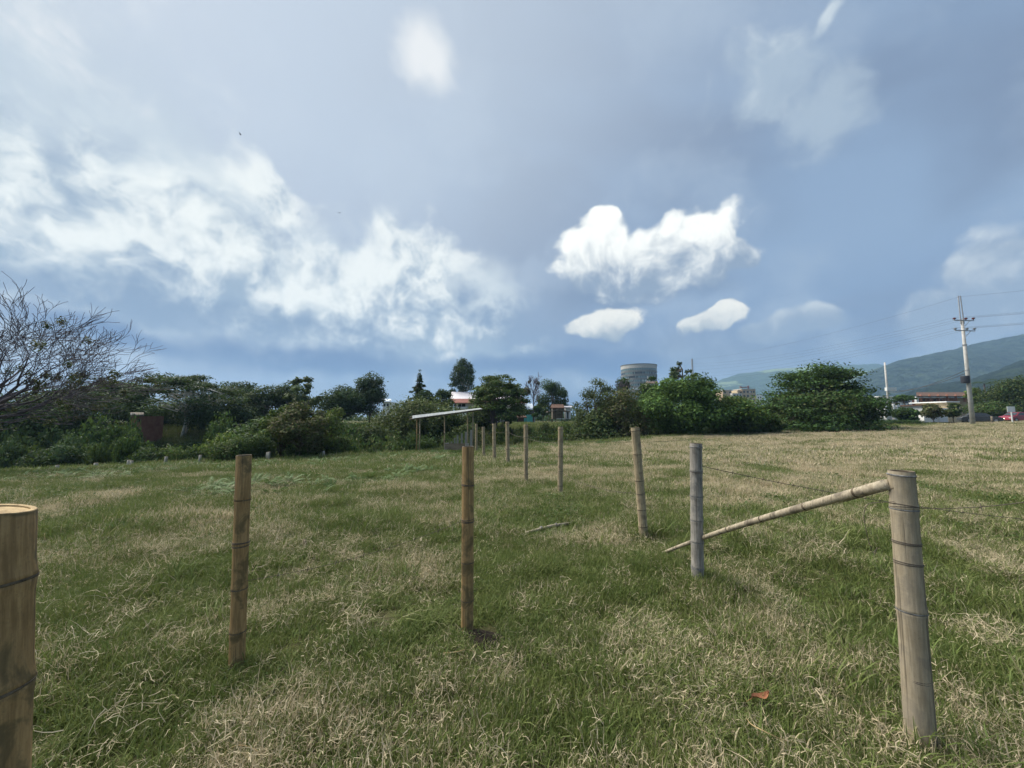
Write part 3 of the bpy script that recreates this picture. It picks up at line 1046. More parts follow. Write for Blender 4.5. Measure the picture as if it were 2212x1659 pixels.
for px, tp_, d in ((345, 952, 46), (385, 958, 44), (425, 952, 47)):
    bush(px, tp_, 34, d, 'dk', 'low shaded bush at the foot of the pale trunks', 'bushes round the pale trunks', rb.uniform(0, 6))
for px, tp_ in ((322, 908), (372, 900), (425, 905)):
    bush(px, tp_, 40, 57, 'dk2', 'tall shaded bush behind the pale trunks', 'bushes behind the pale trunks', rb.uniform(0, 6))
bush(480, 930, 70, 33, 'yel', 'yellow-green bush in front of the pale-trunked umbrella tree', None, 1.0)
bush(290, 908, 26, 40, 'mid', 'deep green bush in front of the red brick hut', None, 1.4)
bush(545, 945, 40, 33, 'mid2', 'mid green bush right of the yellow-green bush', None, 2.0)
bush(922, 950, 22, 33, 'mid', 'rounded green bush beside the left posts of the tin shelter', None, 2.4)
for px, tp_, w_, d in ((760, 940, 50, 37), (840, 935, 55, 39), (905, 930, 50, 40), (720, 950, 40, 35), (985, 935, 40, 40), (1035, 925, 40, 43)):
    bush(px, tp_, w_, d, rb.choice(['olv', 'dk', 'mid2']), '@ scrub bush in the gully behind the tin shelter', 'scrub behind the tin shelter', rb.uniform(0, 6))
for px, tp_, w_, d in ((1090, 918, 30, 50), (1135, 918, 36, 52), (1180, 912, 34, 54), (1220, 910, 30, 56), (1165, 928, 40, 47), (1215, 926, 40, 48), (1258, 925, 34, 47), (1110, 935, 36, 46)):
    bush(px, tp_, w_, d, rb.choice(['yel', 'mid2', 'olv']), '@ scrub bush on the bank below the house', 'scrub on the bank below the house', rb.uniform(0, 6))
for px in range(1290, 1720, 40):
    d = 47 + rb.uniform(-1, 4)
    bush(px, rb.uniform(895, 922), rb.uniform(32, 50), d, rb.choice(['dk', 'mid', 'dk2', 'mid2']),
         '@ bush at the foot of the trees beyond the dry grass', 'bushes along the far field edge', rb.uniform(0, 6))
for px in range(1700, 1990, 34):
    d = 55 + rb.uniform(-1, 3)
    bush(px, rb.uniform(903, 909), rb.uniform(20, 30), d, rb.choice(['dk', 'mid', 'dk2', 'dk']),
         'low @ hedge bush between the spreading tree and the power pole', 'hedge bushes near the road', rb.uniform(0, 6))
for px in range(1990, 2330, 36):
    d = 64 + rb.uniform(0, 4)
    bush(px, rb.uniform(897, 905), rb.uniform(18, 28), d, rb.choice(['dk', 'olv', 'dk2', 'mid2']),
         '@ roadside bush behind the parked cars', 'bushes along the road', rb.uniform(0, 6))

rw = np.random.default_rng(55)
lobw = []
for i in range(420):
    px = rw.uniform(-300, 2500)
    d = rw.uniform(125, 175)
    gp = GD(px, d)
    top = P(px, rw.uniform(872, 892), d).z
    s_ = rw.uniform(2.5, 4.5)
    lobw.append((gp.x, gp.y, max(top - s_, 1.0), s_, s_, s_ * .8))
    lobw.append((gp.x, gp.y, max(top - 2.4 * s_, .6), s_ * 1.2, s_, s_))
    lobw.append((gp.x + s_, gp.y - 2, .8, s_ * 1.3, s_, 1.6))
tag(link('distant_woods', leafmesh('distant_woods', lobw, 30000, 1.5, BLU + DK, seed=66, fill=.6)), 'distant belt of trees closing the view beyond the houses', 'woods', kind='stuff')

# ================================================================== buildings
def wx(px, d):
    return (px - 1106) / FPX * d * math.cos(PITCH)


def wz(py, d):
    return P(1106, py, d).z


def pbox(name, mtl, parent, px0, px1, py0, py1, d, thick=4.0, off=0.0):
    """a box given by what its front face spans, in the parent's space"""
    o = parent.location
    x0, x1 = wx(px0, d) - o.x, wx(px1, d) - o.x
    z0, z1 = wz(py1, d) - o.z, wz(py0, d) - o.z
    y = d - o.y - off
    return MB().box(x0, x1, y, y + thick, z0, z1).build(name, mtl, parent)


def window(parent, px0, px1, py0, py1, d, mtl=None, frame=None):
    w = pbox('window', mtl or M_DARKWIN, parent, px0, px1, py0, py1, d, .12, .06)
    if frame:
        o = parent.location
        x0, x1 = wx(px0, d) - o.x, wx(px1, d) - o.x
        z0, z1 = wz(py1, d) - o.z, wz(py0, d) - o.z
        y = d - o.y
        f = MB()
        e = .12
        f.box(x0 - e, x0, y - .10, y, z0 - e, z1 + e).box(x1, x1 + e, y - .10, y, z0 - e, z1 + e)
        f.box(x0, x1, y - .10, y, z1, z1 + e).box(x0, x1, y - .10, y, z0 - e, z0)
        f.build('frame', frame, w)
    return w


# --- white-roofed house on the bank
d = 88.0
hs = empty('house', (wx(1060, d), d, 0.4), 'house with tall white roof and red lower eaves behind spreading tree', 'house')
o = hs.location
pbox('wall', M_WHITE, hs, 985, 1134, 871, 918, d, 9)


def roofq(name, mtl, px0, px1, py_lo, py_hi, d_lo, d_hi, parent, inset0=0, inset1=0, th=.18):
    o = parent.location
    a = Vector((wx(px0, d_lo), d_lo, wz(py_lo, d_lo))) - o
    b = Vector((wx(px1, d_lo), d_lo, wz(py_lo, d_lo))) - o
    c = Vector((wx(px1 - inset1, d_hi), d_hi, wz(py_hi, d_hi))) - o
    e = Vector((wx(px0 + inset0, d_hi), d_hi, wz(py_hi, d_hi))) - o
    up = Vector((0, 0, th))
    return MB().add([a, b, c, e, a + up, b + up, c + up, e + up],
                    [(3, 2, 1, 0), (4, 5, 6, 7), (0, 1, 5, 4), (1, 2, 6, 5), (2, 3, 7, 6), (3, 0, 4, 7)]).build(name, mtl, parent)


roofq('roof', M_PINKROOF, 971, 1129, 864, 848, 88.5, 93, hs, 4, 4)
roofq('eaves_roof', M_REDROOF, 968, 1140, 871.5, 863, 86.2, 88.6, hs, 4, 6)
for x0, x1 in ((989, 996), (997.5, 1005), (1117, 1123), (1125, 1129), (1130.5, 1133)):
    window(hs, x0, x1, 872.5, 878.5, d, None, M_WHITE)
pbox('balcony', M_WHITE, hs, 984, 1010, 879.5, 883, d, 1.2, 1.2)
roofq('porch_roof', M_BLUEROOF, 1134, 1155, 884, 873, 86, 92, hs, 0, 6)
window(hs, 1137.2, 1153, 886, 895, 88.4)
pbox('side_wall', M_WHITE, hs, 1134.2, 1156, 884.6, 912, 88.5, 6)
pbox('plinth', M_TURQ, hs, 1131, 1154, 896, 919, 87.2, .9)
# tile-roofed hut in front
d = 80.0
ht = empty('tile_hut', (wx(1123, d), d, hz(wx(1123, d), d)), 'small brick hut with brown clay tile roof before house', 'hut')
pbox('wall', M_TILE, ht, 1119, 1132, 902, 919, d, 3.2)
roofq('roof', M_TILE, 1109, 1138, 903, 893, 79.0, 81.5, ht, 8, 8)
roofq('back_roof', M_TILE, 1109, 1138, 903, 893, 84.2, 81.52, ht, 8, 8)
pbox('door', M_DARKWIN, ht, 1113, 1119, 905, 918, d + .4, .1)
pbox('post', M_BARK, ht, 1136, 1137, 902, 920, d - .6, .12)
# open pavilion
d = 78.0
pv_ = empty('pavilion', (wx(1206, d), d, hz(wx(1206, d), d)), 'open garden pavilion with low gabled roof below mango tree', 'pavilion')
o = pv_.location
for sx, (a0, a1) in enumerate(((1182, 1206), (1206, 1230))):
    za, zb_ = (wz(890.5, d), wz(886, d)) if sx == 0 else (wz(886, d), wz(890.5, d))
    xa, xb = wx(a0, d) - o.x, wx(a1, d) - o.x
    MB().add([(xa, -1.5, za - o.z), (xb, -1.5, zb_ - o.z), (xb, 2.5, zb_ - o.z), (xa, 2.5, za - o.z),
              (xa, -1.5, za - o.z + .15), (xb, -1.5, zb_ - o.z + .15), (xb, 2.5, zb_ - o.z + .15), (xa, 2.5, za - o.z + .15)],
             [(3, 2, 1, 0), (4, 5, 6, 7), (0, 1, 5, 4), (1, 2, 6, 5), (2, 3, 7, 6), (3, 0, 4, 7)]).build('roof_slope', M_TINDARK, pv_)
for a0 in (1185, 1199, 1213, 1227):
    pbox('post', M_BARK, pv_, a0, a0 + 1.2, 888.5, 912, d, .12)
pbox('bench', M_WHITE, pv_, 1203, 1222, 904, 905.5, d, .5)
# tiled roof behind it and white shed
d = 82.0
tr_ = empty('garden_shed', (wx(1204, d), d, hz(wx(1204, d), d)), 'shed with brown tiled roof behind the open pavilion', 'shed')
pbox('wall', M_OLDBOARD, tr_, 1194, 1216, 882, 905, d, 3)
roofq('roof', M_TILE, 1189, 1220, 882.5, 875, 81, 84, tr_, 3, 3)
window(tr_, 1198, 1202, 884, 889, d)
window(tr_, 1207, 1211, 884, 889, d)
d = 84.0
ws = empty('white_shed', (wx(1228, d), d, hz(wx(1228, d), d)), 'tiny white shed beside the brown-roofed shed', 'shed')
pbox('wall', M_WHITE, ws, 1222, 1233, 881, 905, d, 2.5)
roofq('roof', M_PINKROOF, 1219, 1236, 881, 878, 83.4, 87, ws)
pbox('door', M_DARKWIN, ws, 1225, 1228, 888, 904, d, .1, .05)
# white building peeping behind the dome trees
d = 96.0
ws = empty('white_house', (wx(832, d), d, .4), 'white house end glimpsed right of the dome-shaped tree pair', 'house')
pbox('wall', M_WHITE, ws, 826, 842, 868, 905, d, 6)
roofq('roof', M_BLUEROOF, 824, 844, 868.5, 863, 95.2, 99, ws)
for x0 in (828, 835):
    window(ws, x0, x0 + 4, 872, 878, d)
# brick hut on the left
d = 46.0
bh = empty('brick_hut', (wx(294, d), d, hz(wx(294, d), d)), 'small red brick hut in the shade of the wood', 'hut')
pbox('wall', M_BRICK, bh, 284, 305, 899, 975, d, 3)
roofq('roof', M_TINDARK, 281, 310, 899, 894, 45.4, 49.5, bh)
pbox('doorway', M_DARKWIN, bh, 288, 294, 914, 960, d, .1, .05)
window(bh, 298, 303, 905, 911, d)
pbox('roof_sheet_or_light_spot', M_WHITE, bh, 281.5, 285, 893, 895, 45.2, .4)  # small white box standing in for a bright spot of light, no roof part

# --- round tower
d = 350.0
cx = (wx(1355.5, d) + wx(1435.5, d)) / 2
rad = (wx(1435.5, d) - wx(1355.5, d)) / 2 * .985
tw = empty('round_tower', (cx, d + rad, 0), 'round grey office tower with white parapet and glass bands', 'building')
ztop = wz(786, d)


def ring(name, mtl, r0, z0, z1, par, n=64):
    b = MB()
    b.lathe([(0.02, z0), (r0, z0), (r0, z1), (0.02, z1)], n)
    return b.build(name, mtl, par)


ring('parapet', M_CONC, rad, ztop - 3.4, ztop, tw)
ring('cornice', M_SLAB, rad + .35, ztop, ztop + .5, tw)
zf = ztop - 3.4
pane_m = {}
for nm, mm_ in (('g', M_GREENGLASS), ('p', M_PALEGLASS), ('d', M_DARKWIN)):
    b = MB()
    a = math.pi / 24
    r1 = rad - .18
    b.add([(r1 * math.sin(-a * .985), -r1 * math.cos(a * .985), 0), (r1 * math.sin(a * .985), -r1 * math.cos(a * .985), 0),
           (r1 * math.sin(a * .985), -r1 * math.cos(a * .985), 1.75), (r1 * math.sin(-a * .985), -r1 * math.cos(a * .985), 1.75)], [(0, 1, 2, 3)])
    b.add([(r1 * .98 * math.sin(s * a * .985), -r1 * .98 * math.cos(a * .985), z) for s, z in ((-1, 0), (1, 0), (1, 1.75), (-1, 1.75))], [(3, 2, 1, 0)])
    pane_m[nm] = b.mesh('pane')
    pane_m[nm].materials.append(mm_)
rt = random.Random(3)
for k in range(8):
    core = ring('glass_band', M_SLAB, rad - .5, zf - 1.8, zf, tw)
    ring('floor_slab', M_SLAB, rad - .02, zf - 3.65, zf - 1.8, tw)
    run = 0
    for i in range(48):
        ang = 2 * math.pi * i / 48
        if math.cos(ang) < -.15:
            continue
        if run <= 0:
            kind = rt.choices('gpd', (.55, .10 + .10 * (k > 1), .35))[0]
            run = rt.randint(1, 2) if kind == 'p' else rt.randint(2, 5)
        run -= 1
        p_ = link('pane', pane_m[kind], None, tw)
        p_.location = (0, 0, zf - 1.78)
        p_.rotation_euler = (0, 0, ang)
    zf -= 3.65
ring('base', M_SLAB, rad - .3, 0, zf, tw)
# small pale annex
d = 300.0
an = empty('annex', (wx(1411, d), d, 0), 'pale flat block with dark roof at the tower foot', 'building')
pbox('wall', M_WHITE, an, 1402, 1421, 828, 905, d, 10)
roofq('roof', M_TILE, 1398, 1424, 828.5, 824, 297, 306, an)
pbox('mast', M_CONC, an, 1401.5, 1403, 812, 840, d - 2, .5)
for x0 in (1406, 1413):
    window(an, x0, x0 + 4, 832, 836, d)

# --- cream apartments and neighbours
d = 300.0
ap = empty('apartment_block', (wx(1616, d), d, 0), 'cream and tan apartment block with dark windows below hill', 'building')
pbox('wall', M_TAN, ap, 1606, 1635, 841, 905, d, 12)
pbox('wall_wing', M_CREAM, ap, 1596, 1606, 843, 905, d + .6, 11)
pbox('parapet', M_CONC, ap, 1605.2, 1635.8, 839.6, 841, d - .3, 12.6)
roofq('roof', M_TILE, 1594, 1607, 847, 841.5, 299.6, 306, ap, 5, 0)
for j in range(4):
    for x0, x1 in ((1608.5, 1612), (1616, 1620), (1624, 1627), (1629.5, 1633)):
        window(ap, x0, x1, 844.5 + 8.7 * j, 848.5 + 8.7 * j, d)
    window(ap, 1601.5, 1604.5, 845.5 + 8.7 * j, 849 + 8.7 * j, d + .6)
pbox('satellite_dish', M_WHITE, ap, 1622, 1623.6, 845.5, 848, d, .3, .3)
ab = empty('apartment_block', (wx(1574, d), d, 0), 'tan apartment block end with grey parapet left of cream one', 'building')
pbox('wall', M_TAN, ab, 1564, 1583, 843.5, 905, d + 3, 12)
pbox('parapet', M_CONC, ab, 1563, 1584, 841.8, 843.5, d + 2.6, 12.8)
for j in range(3):
    for x0 in (1567, 1577.5):
        window(ab, x0, x0 + 3.5, 846 + 8.7 * j, 849.5 + 8.7 * j, d + 3)
gb = empty('grey_block', (wx(1590, d), d, 0), 'low grey block with flat roof between the apartment blocks', 'building')
pbox('wall', M_CONC, gb, 1584.5, 1605.5, 849.5, 905, d - 3, 3)
for x0 in (1588, 1594, 1600):
    window(gb, x0, x0 + 3, 852, 856, d - 3)
wbk = empty('white_block', (wx(1643, d), d, 0), 'white house with terrace right of the cream apartments', 'house')
pbox('wall', M_WHITE, wbk, 1636.5, 1650, 853, 905, d, 9)
pbox('terrace', M_WHITE, wbk, 1630, 1652, 868, 872, d - 3, 3)
for x0, y0 in ((1639, 857), (1644, 857), (1639, 864), (1644.5, 864)):
    window(wbk, x0, x0 + 3, y0, y0 + 3.5, d)
cr = empty('tower_crane', (wx(1620, 420), 420, 0), 'red construction crane jib above the cream apartments', 'crane')
MB().box(-.6, .6, -.6, .6, 0, wz(833, 420)).build('mast', M_REDROOF, cr)
MB().bar((0, 0, wz(836, 420)), (wx(1604, 420) - wx(1620, 420), 0, wz(837, 420)), .8, 1.1).build('jib', M_REDROOF, cr)
MB().box(-9.2, -7.4, -.7, .7, wz(837.6, 420), wz(834.8, 420)).build('counterweight', M_REDROOF, cr)

# --- white and brick buildings on the right
d = 92.0
wb = empty('white_building', (wx(1938, d), d, .4), 'long white flat-roofed building behind the second utility pole', 'building')
pbox('wall', M_WHITE, wb, 1905, 1973, 858, 912, d, 8)
pbox('roof_edge', M_WHITE, wb, 1903, 1974, 855.5, 858, d - .5, 9)
for x0, x1, y0, y1 in ((1946, 1966, 862.5, 864.5), (1912, 1917, 864, 870), (1922, 1927, 864, 870), (1936, 1941, 864, 870), (1952, 1968, 866.5, 871)):
    window(wb, x0, x1, y0, y1, d)
bb = empty('brick_building', (wx(2020, d), d, .4), 'red brick hall with long rusty roof behind trees', 'building')
pbox('wall', M_BRICK, bb, 1973.5, 2068, 859, 912, d + 1, 9)
roofq('roof', M_TILE, 1984, 2125, 857, 849, 92.2, 99, bb, 0, 0)
pbox('column', M_WHITE, bb, 1983, 1988, 857, 871, d + .4, .5)
pbox('wall_wing', M_TAN, bb, 2068.5, 2124, 859.5, 912, d + 2, 8)
for i in range(7):
    pbox('pilaster', M_BRICK, bb, 1995 + i * 19, 1996 + i * 19, 852, 868, d + .2, .5)
pbox('beam', M_CONC, bb, 1990, 2043, 858, 859.4, d + .2, .4)
for i in range(4):
    window(bb, 1996 + i * 12, 2001 + i * 12, 862, 866, d + 1)
# row of low white houses
for i, (a0, a1, tp_, lab) in enumerate(((1874, 1902, 892, 'low white house half hidden under the spreading tree'),
                                        (1904, 1946, 872, 'white house with tall columns under the second utility pole'),
                                        (1996, 2026, 876, 'white stepped house front left of the brownish tree'),
                                        (2028, 2048, 884, 'narrow white house with a grey door among the bushes'),
                                        (2049, 2076, 869, 'cream house with a white roof band left of power pole'))):
    d = 60.0 + i * .8
    h_ = empty('white_house', (wx((a0 + a1) / 2, d), d, hz(wx((a0 + a1) / 2, d), d)), lab, 'house')
    pbox('wall', M_WHITE if i != 4 else M_CREAM, h_, a0, a1, tp_, 912, d, 5)
    pbox('roof_slab', M_TILE if i in (1, 2) else M_WHITE, h_, a0 - 1, a1 + 1, tp_ - 2.2, tp_, d - .5, 6)
    n_ = max(2, int((a1 - a0) / 8))
    for j in range(n_):
        xx = a0 + (a1 - a0) * (j + .5) / n_
        window(h_, xx - 2, xx + 1.6, tp_ + 7, tp_ + 15, d)
    if i == 1:
        for xx in (1915, 1932, 1939):
            pbox('column', M_WHITE, h_, xx, xx + 3, tp_, 912, d - .8, .4)

# ================================================================== utility poles and wires
def upole(px_b, py_b, px_t, py_t, d, label, r0, r1):
    g = GD(px_b, d)
    top = P(px_t, py_t, d)
    t = empty('utility_pole', g, label, 'pole')
    ax = top - g
    MB().tube([Vector((0, 0, -.5)) - ax * .02, ax * .5, ax], [r0, (r0 + r1) / 2, r1], 12).build('shaft', M_CONC, t, True)
    return t, g, ax


d = 52.0
up1, g1, ax1 = upole(2100, 917, 2078, 690, d, 'tall concrete power pole with two crossarms by the road', .27, .15)
k = d / FPX


def on1(py):
    f = (wz(py, d) - g1.z) / ax1.z
    return ax1 * f


for s in (-1, 1):
    MB().bar(on1(700) + Vector((s * .22, 0, 0)), P(2072 + s * 2.2, 639, d) - g1, .09, .09).build('extension', M_STEEL, up1)
arms = {}
for py, hw, nm in ((693, 1.36, 'a'), (715, 1.38, 'b')):
    c_ = on1(py)
    a = MB().bar(c_ + Vector((-hw, -.22, .03)), c_ + Vector((hw, -.22, -.05)), .11, .11).build('crossarm', M_STEEL, up1)
    MB().bar(c_ + Vector((hw * .55, -.22, -.07)), c_ + Vector((.08, -.22, -.75)), .05, .05).build('brace', M_STEEL, up1)
    arms[nm] = []
    for dx in (-hw * .95, .28, hw * .95):
        q = c_ + Vector((dx, -.22, .06))
        i_ = MB().lathe([(.001, 0), (.06, 0), (.06, .1), (.17, .12), (.19, .2), (.12, .22), (.14, .3), (.06, .33), (.001, .33)], 10).build('insulator', M_CERAMIC if nm == 'a' else M_STEEL, up1)
        i_.location = q
        arms[nm].append(g1 + q + Vector((0, 0, .33)))
dr = MB().lathe([(.001, -.5), (.40, -.5), (.44, -.4), (.44, .4), (.40, .5), (.001, .5)], 16).build('transformer', M_BLACKDRUM, up1)
dr.location = on1(820) + Vector((-.52, -.1, 0))
for py in (745, 800):
    q = on1(py)
    MB().tube([q - Vector((0, 0, .06)), q + Vector((0, 0, .06))], .25, 12).build('band', M_STEEL, up1)
d2 = 80.0
up2, g2, ax2 = upole(1922, 900, 1911, 783, d2, 'second thinner concrete pole with a small box halfway up', .24, .14)
q = ax2 * ((wz(841, d2) - g2.z) / ax2.z)
MB().box(q.x - .75, q.x + 1.2, -.75, -.24, q.z - .35, q.z + .35).build('box', M_SIGN, up2)
d3 = 130.0
g3 = GD(1500, d3)
mast = empty('lattice_mast', g3, 'thin grey mast rising behind the big bright green tree', 'mast')
hm = P(1500, 775, d3).z - g3.z
MB().box(-.22, -.10, -.16, .16, -.4, hm).build('rail', M_STEEL, mast)
MB().box(.10, .22, -.16, .16, -.4, hm).build('rail', M_STEEL, mast)
for i in range(14):
    zz_ = hm * (i + .5) / 14
    MB().box(-.10, .10, -.05, .05, zz_ - .06, zz_ + .06).build('rung', M_STEEL, mast)


def wire(name, a, b, sag, r, label, group, cat='wire', barbs=False, n=14, mtl=None):
    a, b = Vector(a), Vector(b)
    t = empty(name, a, label, cat, group)
    pts = []
    for i in range(n + 1):
        s = i / n
        pts.append((b - a) * s - Vector((0, 0, sag * 4 * s * (1 - s))))
    mb = MB().tube(pts, r, 4)
    mb.build('strand', mtl or M_WIRE, t)
    if barbs:
        L = (b - a).length
        bb_ = MB()
        k = max(2, int(L / .16))
        for i in range(1, k):
            s = i / k
            q = (b - a) * s - Vector((0, 0, sag * 4 * s * (1 - s)))
            for a_ in (0.6, 2.2):
                v = Vector((math.cos(a_) * .3, math.sin(a_) * .6, math.cos(a_))) * .018
                bb_.bar(q - v, q + v, .0025, .0025)
        bb_.build('barbs', mtl or M_WIRE, t)
    return t


PL = 'overhead lines along the road'
topext = P(2073, 641, d)
mt = [g3 + Vector((0, 0, hm - dz)) for dz in (.1, 1.6, 2.6, 3.8, 4.8, 6.0, 7.4)]
lines = [topext] + arms['a'] + arms['b']
for i, a in enumerate(lines):
    wire('power_line', a, mt[i], 1.6, .009, 'thin power line strung from the tall power pole to the mast', PL, 'power line', n=20)
    wire('power_line', a, a + Vector((26, -12, 1.4)), .4, .009, 'thin power line leaving the tall power pole along the road', 'overhead lines beyond the power pole', 'power line')
for i, py in enumerate((845, 838)):
    wire('cable', g1 + on1(py - 40), g2 + ax2 * ((wz(845 + i * 4, d2) - g2.z) / ax2.z), .7, .03, 'black cable between the two concrete poles', 'cables between the concrete poles', 'cable')

# --- roadside sign, post
d = 51.0
g = GD(2186, d)
sg = empty('road_sign', g, 'small blank white sign on a thin post by the road', 'sign')
tz = P(2182, 890, d).z - g.z
MB().box(-.05, .05, -.05, .05, -.3, tz + .6).build('post', M_SIGN, sg)
MB().box(-.62, .40, -.10, -.055, tz, P(2182, 878, d).z - g.z).build('panel', M_SIGN, sg)
g = GD(2142, 54)
wp = empty('wooden_post', g, 'short brown wooden post between the two parked cars', 'post')
MB().tube([(0, 0, -.3), (.02, 0, P(2142, 899, 54).z - g.z)], [.13, .11], 8).build('shaft', M_OLDBOARD, wp, True)


# --- cars
def car(px, d, rz, paint, label, lit=False, length=4.2):
    g = GD(px, d)
    t = empty('car', g, label, 'car', None, rz)
    s = length / 4.2
    prof = [(-2.1, .32), (-2.08, .72), (-1.95, .86), (-1.35, .95), (1.15, .93), (1.75, .82), (2.06, .66), (2.1, .34), (1.7, .26), (-1.7, .26)]
    b = MB()
    secs = [(-.82, .94), (-.78, 1.0), (.78, 1.0), (.82, .94)]
    n = len(prof)
    for y, k_ in secs:
        for x, z in prof:
            b.v.append((x * s, y, .26 + (z - .26) * k_))
    for i in range(3):
        for j in range(n):
            a0, a1 = i * n + j, i * n + (j + 1) % n
            b.f.append((a0, a1, a1 + n, a0 + n))
    b.f.append(tuple(reversed(range(n))))
    b.f.append(tuple(range(3 * n, 4 * n)))
    b.build('body', paint, t)
    cab = [(-1.5, .93), (-1.02, 1.38), (-.2, 1.46), (.45, 1.40), (1.15, .92)]
    c = MB()
    m_ = len(cab)
    for y, kk in ((-.74, 0), (.74, 0)):
        for x, z in cab:
            yy = y * (1 - .16 * max(0, (z - .93) / .5))
            c.v.append((x * s, yy, z))
    for j in range(m_):
        a0, a1 = j, (j + 1) % m_
        c.f.append((a1, a0, a0 + m_, a1 + m_))
    c.f.append(tuple(range(m_)))
    c.f.append(tuple(reversed(range(m_, 2 * m_))))
    c.build('cabin', paint, t)
    for sy in (-1, 1):
        for (x0, x1, x2, x3) in ((-1.28, -.35, -.42, -.95), (-.25, .90, .40, -.30)):
            ya, yb = .752 * sy, .66 * sy
            w = MB()
            w.add([(x0 * s, ya, .98), (x1 * s, ya, .98), (x2 * s, yb, 1.33), (x3 * s, yb, 1.33),
                   (x0 * s, ya - .03 * sy, .98), (x1 * s, ya - .03 * sy, .98), (x2 * s, yb - .03 * sy, 1.33), (x3 * s, yb - .03 * sy, 1.33)],
                  [(0, 1, 2, 3), (7, 6, 5, 4), (0, 4, 5, 1), (1, 5, 6, 2), (2, 6, 7, 3), (3, 7, 4, 0)])
            w.build('side_window', M_DARKWIN, t)
        for x in (-1.3, 1.3):
            wh = MB().lathe([(.2, -.1), (.30, -.1), (.32, -.06), (.32, .06), (.30, .1), (.2, .1)], 18).build('wheel', M_RUBBER, t)
            wh.location = (x * s, .75 * sy, .31)
            wh.rotation_euler = (R(90), 0, 0)
            MB().lathe([(.001, -.085), (.2, -.07), (.2, .07), (.001, .085)], 12).build('rim', M_STEEL, wh)
        MB().box(2.02 * s, 2.10 * s, sy * .68 - .14, sy * .68 + .14, .56, .68).build('headlight', M_LAMP if lit else M_PALEGLASS, t)
    for x0, z0, x1, z1 in ((1.09, 1.0, .52, 1.37), (-1.43, 1.02, -1.07, 1.35)):
        MB().add([(x0 * s + .03 * np.sign(x0), -.64, z0), (x0 * s + .03 * np.sign(x0), .64, z0), (x1 * s + .03 * np.sign(x0), .58, z1), (x1 * s + .03 * np.sign(x0), -.58, z1)],
                 [(0, 1, 2, 3)]).build('windscreen', M_DARKWIN, t)
    return t


car(2116, 57, R(-32), M_CARDARK, 'dark car with a lit headlight behind the power pole', True)
c2 = car(2196, 57, R(184), M_CARRED, 'red car parked by the white road sign')
c3 = car(1812, 60, R(6), M_CARYEL, 'yellow car glimpsed under the spreading tree')

# ================================================================== tin shelter
def shelter():
    bases = {'fl': (903, 979, 906), 'bl': (896, 981, 905), 'fr': (1019, 962, 884), 'br': (1005, 960, 888)}
    g = G(903, 979)
    t = empty('tin_shelter', g, 'open bamboo shelter with a sloping corrugated tin roof', 'shelter')
    dl = g.y
    dr = dl + 3.4
    # roof corners (near-left, near-right, far-right, far-left)
    nl = P(890, 904, dl - .6)
    nr_ = P(1041, 883, dr - .4)
    fr = P(1036, 881, dr + 2.4)
    fl = P(891.5, 897.5, dl + 2.2)
    nsheet = 5
    for i in range(nsheet):
        s0, s1 = i / nsheet, (i + 1.04) / nsheet
        mb = MB()
        nu, nv = 66, 3
        for th in (0.0, -.012):
            base_i = len(mb.v)
            for a in range(nu + 1):
                s = s0 + (s1 - s0) * a / nu
                for b in range(nv + 1):
                    w = b / nv
                    p = nl.lerp(nr_, s).lerp(fl.lerp(fr, s), w)
                    p = p + Vector((0, 0, .014 * math.sin(a / nu * 2 * math.pi * 11) + th - .004 * i))
                    mb.v.append(tuple(p - g))
            for a in range(nu):
                for b in range(nv):
                    q = base_i + a * (nv + 1) + b
                    f = (q, q + nv + 1, q + nv + 2, q + 1)
                    mb.f.append(f if th == 0 else f[::-1])
        mb.build('roof_sheet_or_light_spot', M_TIN, t)
    posts = {}
    for (px, py, tp_, s_, w_) in ((903, 979, 905, .10, .12), (896, 981, 904, .06, .75), (1019, 962, 884, .86, .12), (1005, 961, 886, .80, .8), (965, 972, 896, .45, .85)):
        rp = nl.lerp(nr_, s_).lerp(fl.lerp(fr, s_), w_)
        b_ = Vector((rp.x, rp.y, hz(rp.x, rp.y) - .25))
        pts = [b_ - g, (b_ + rp) / 2 - g + Vector((.03, 0, 0)), rp - g + Vector((0, 0, -.05))]
        po = MB().tube(pts, [.055, .052, .048], 10).build('post', M_BAM_TAN if s_ != .06 else M_BAM_BROWN, t, True)
        for j in range(6):
            q = pts[0].lerp(pts[2], (j + 1) / 7)
            MB().tube([q - Vector((0, 0, .012)), q + Vector((0, 0, .012))], .058, 10).build('node_ring', M_RING, po)
    for w in (.1, .8):
        a = nl.lerp(fl, w) - g
        b = nr_.lerp(fr, w) - g
        MB().tube([a + Vector((-.2, 0, -.10)), (a + b) / 2 + Vector((0, 0, -.12)), b + Vector((0, 0, -.10))], .05, 8).build('beam', M_OLDBOARD, t, True)
    for s in (.02, .25, .5, .75, .98):
        a = nl.lerp(nr_, s) - g
        b = fl.lerp(fr, s) - g
        MB().tube([a + Vector((0, 0, -.045)), b + Vector((0, 0, -.045))], .03, 6).build('rafter', M_OLDBOARD, t, True)


shelter()
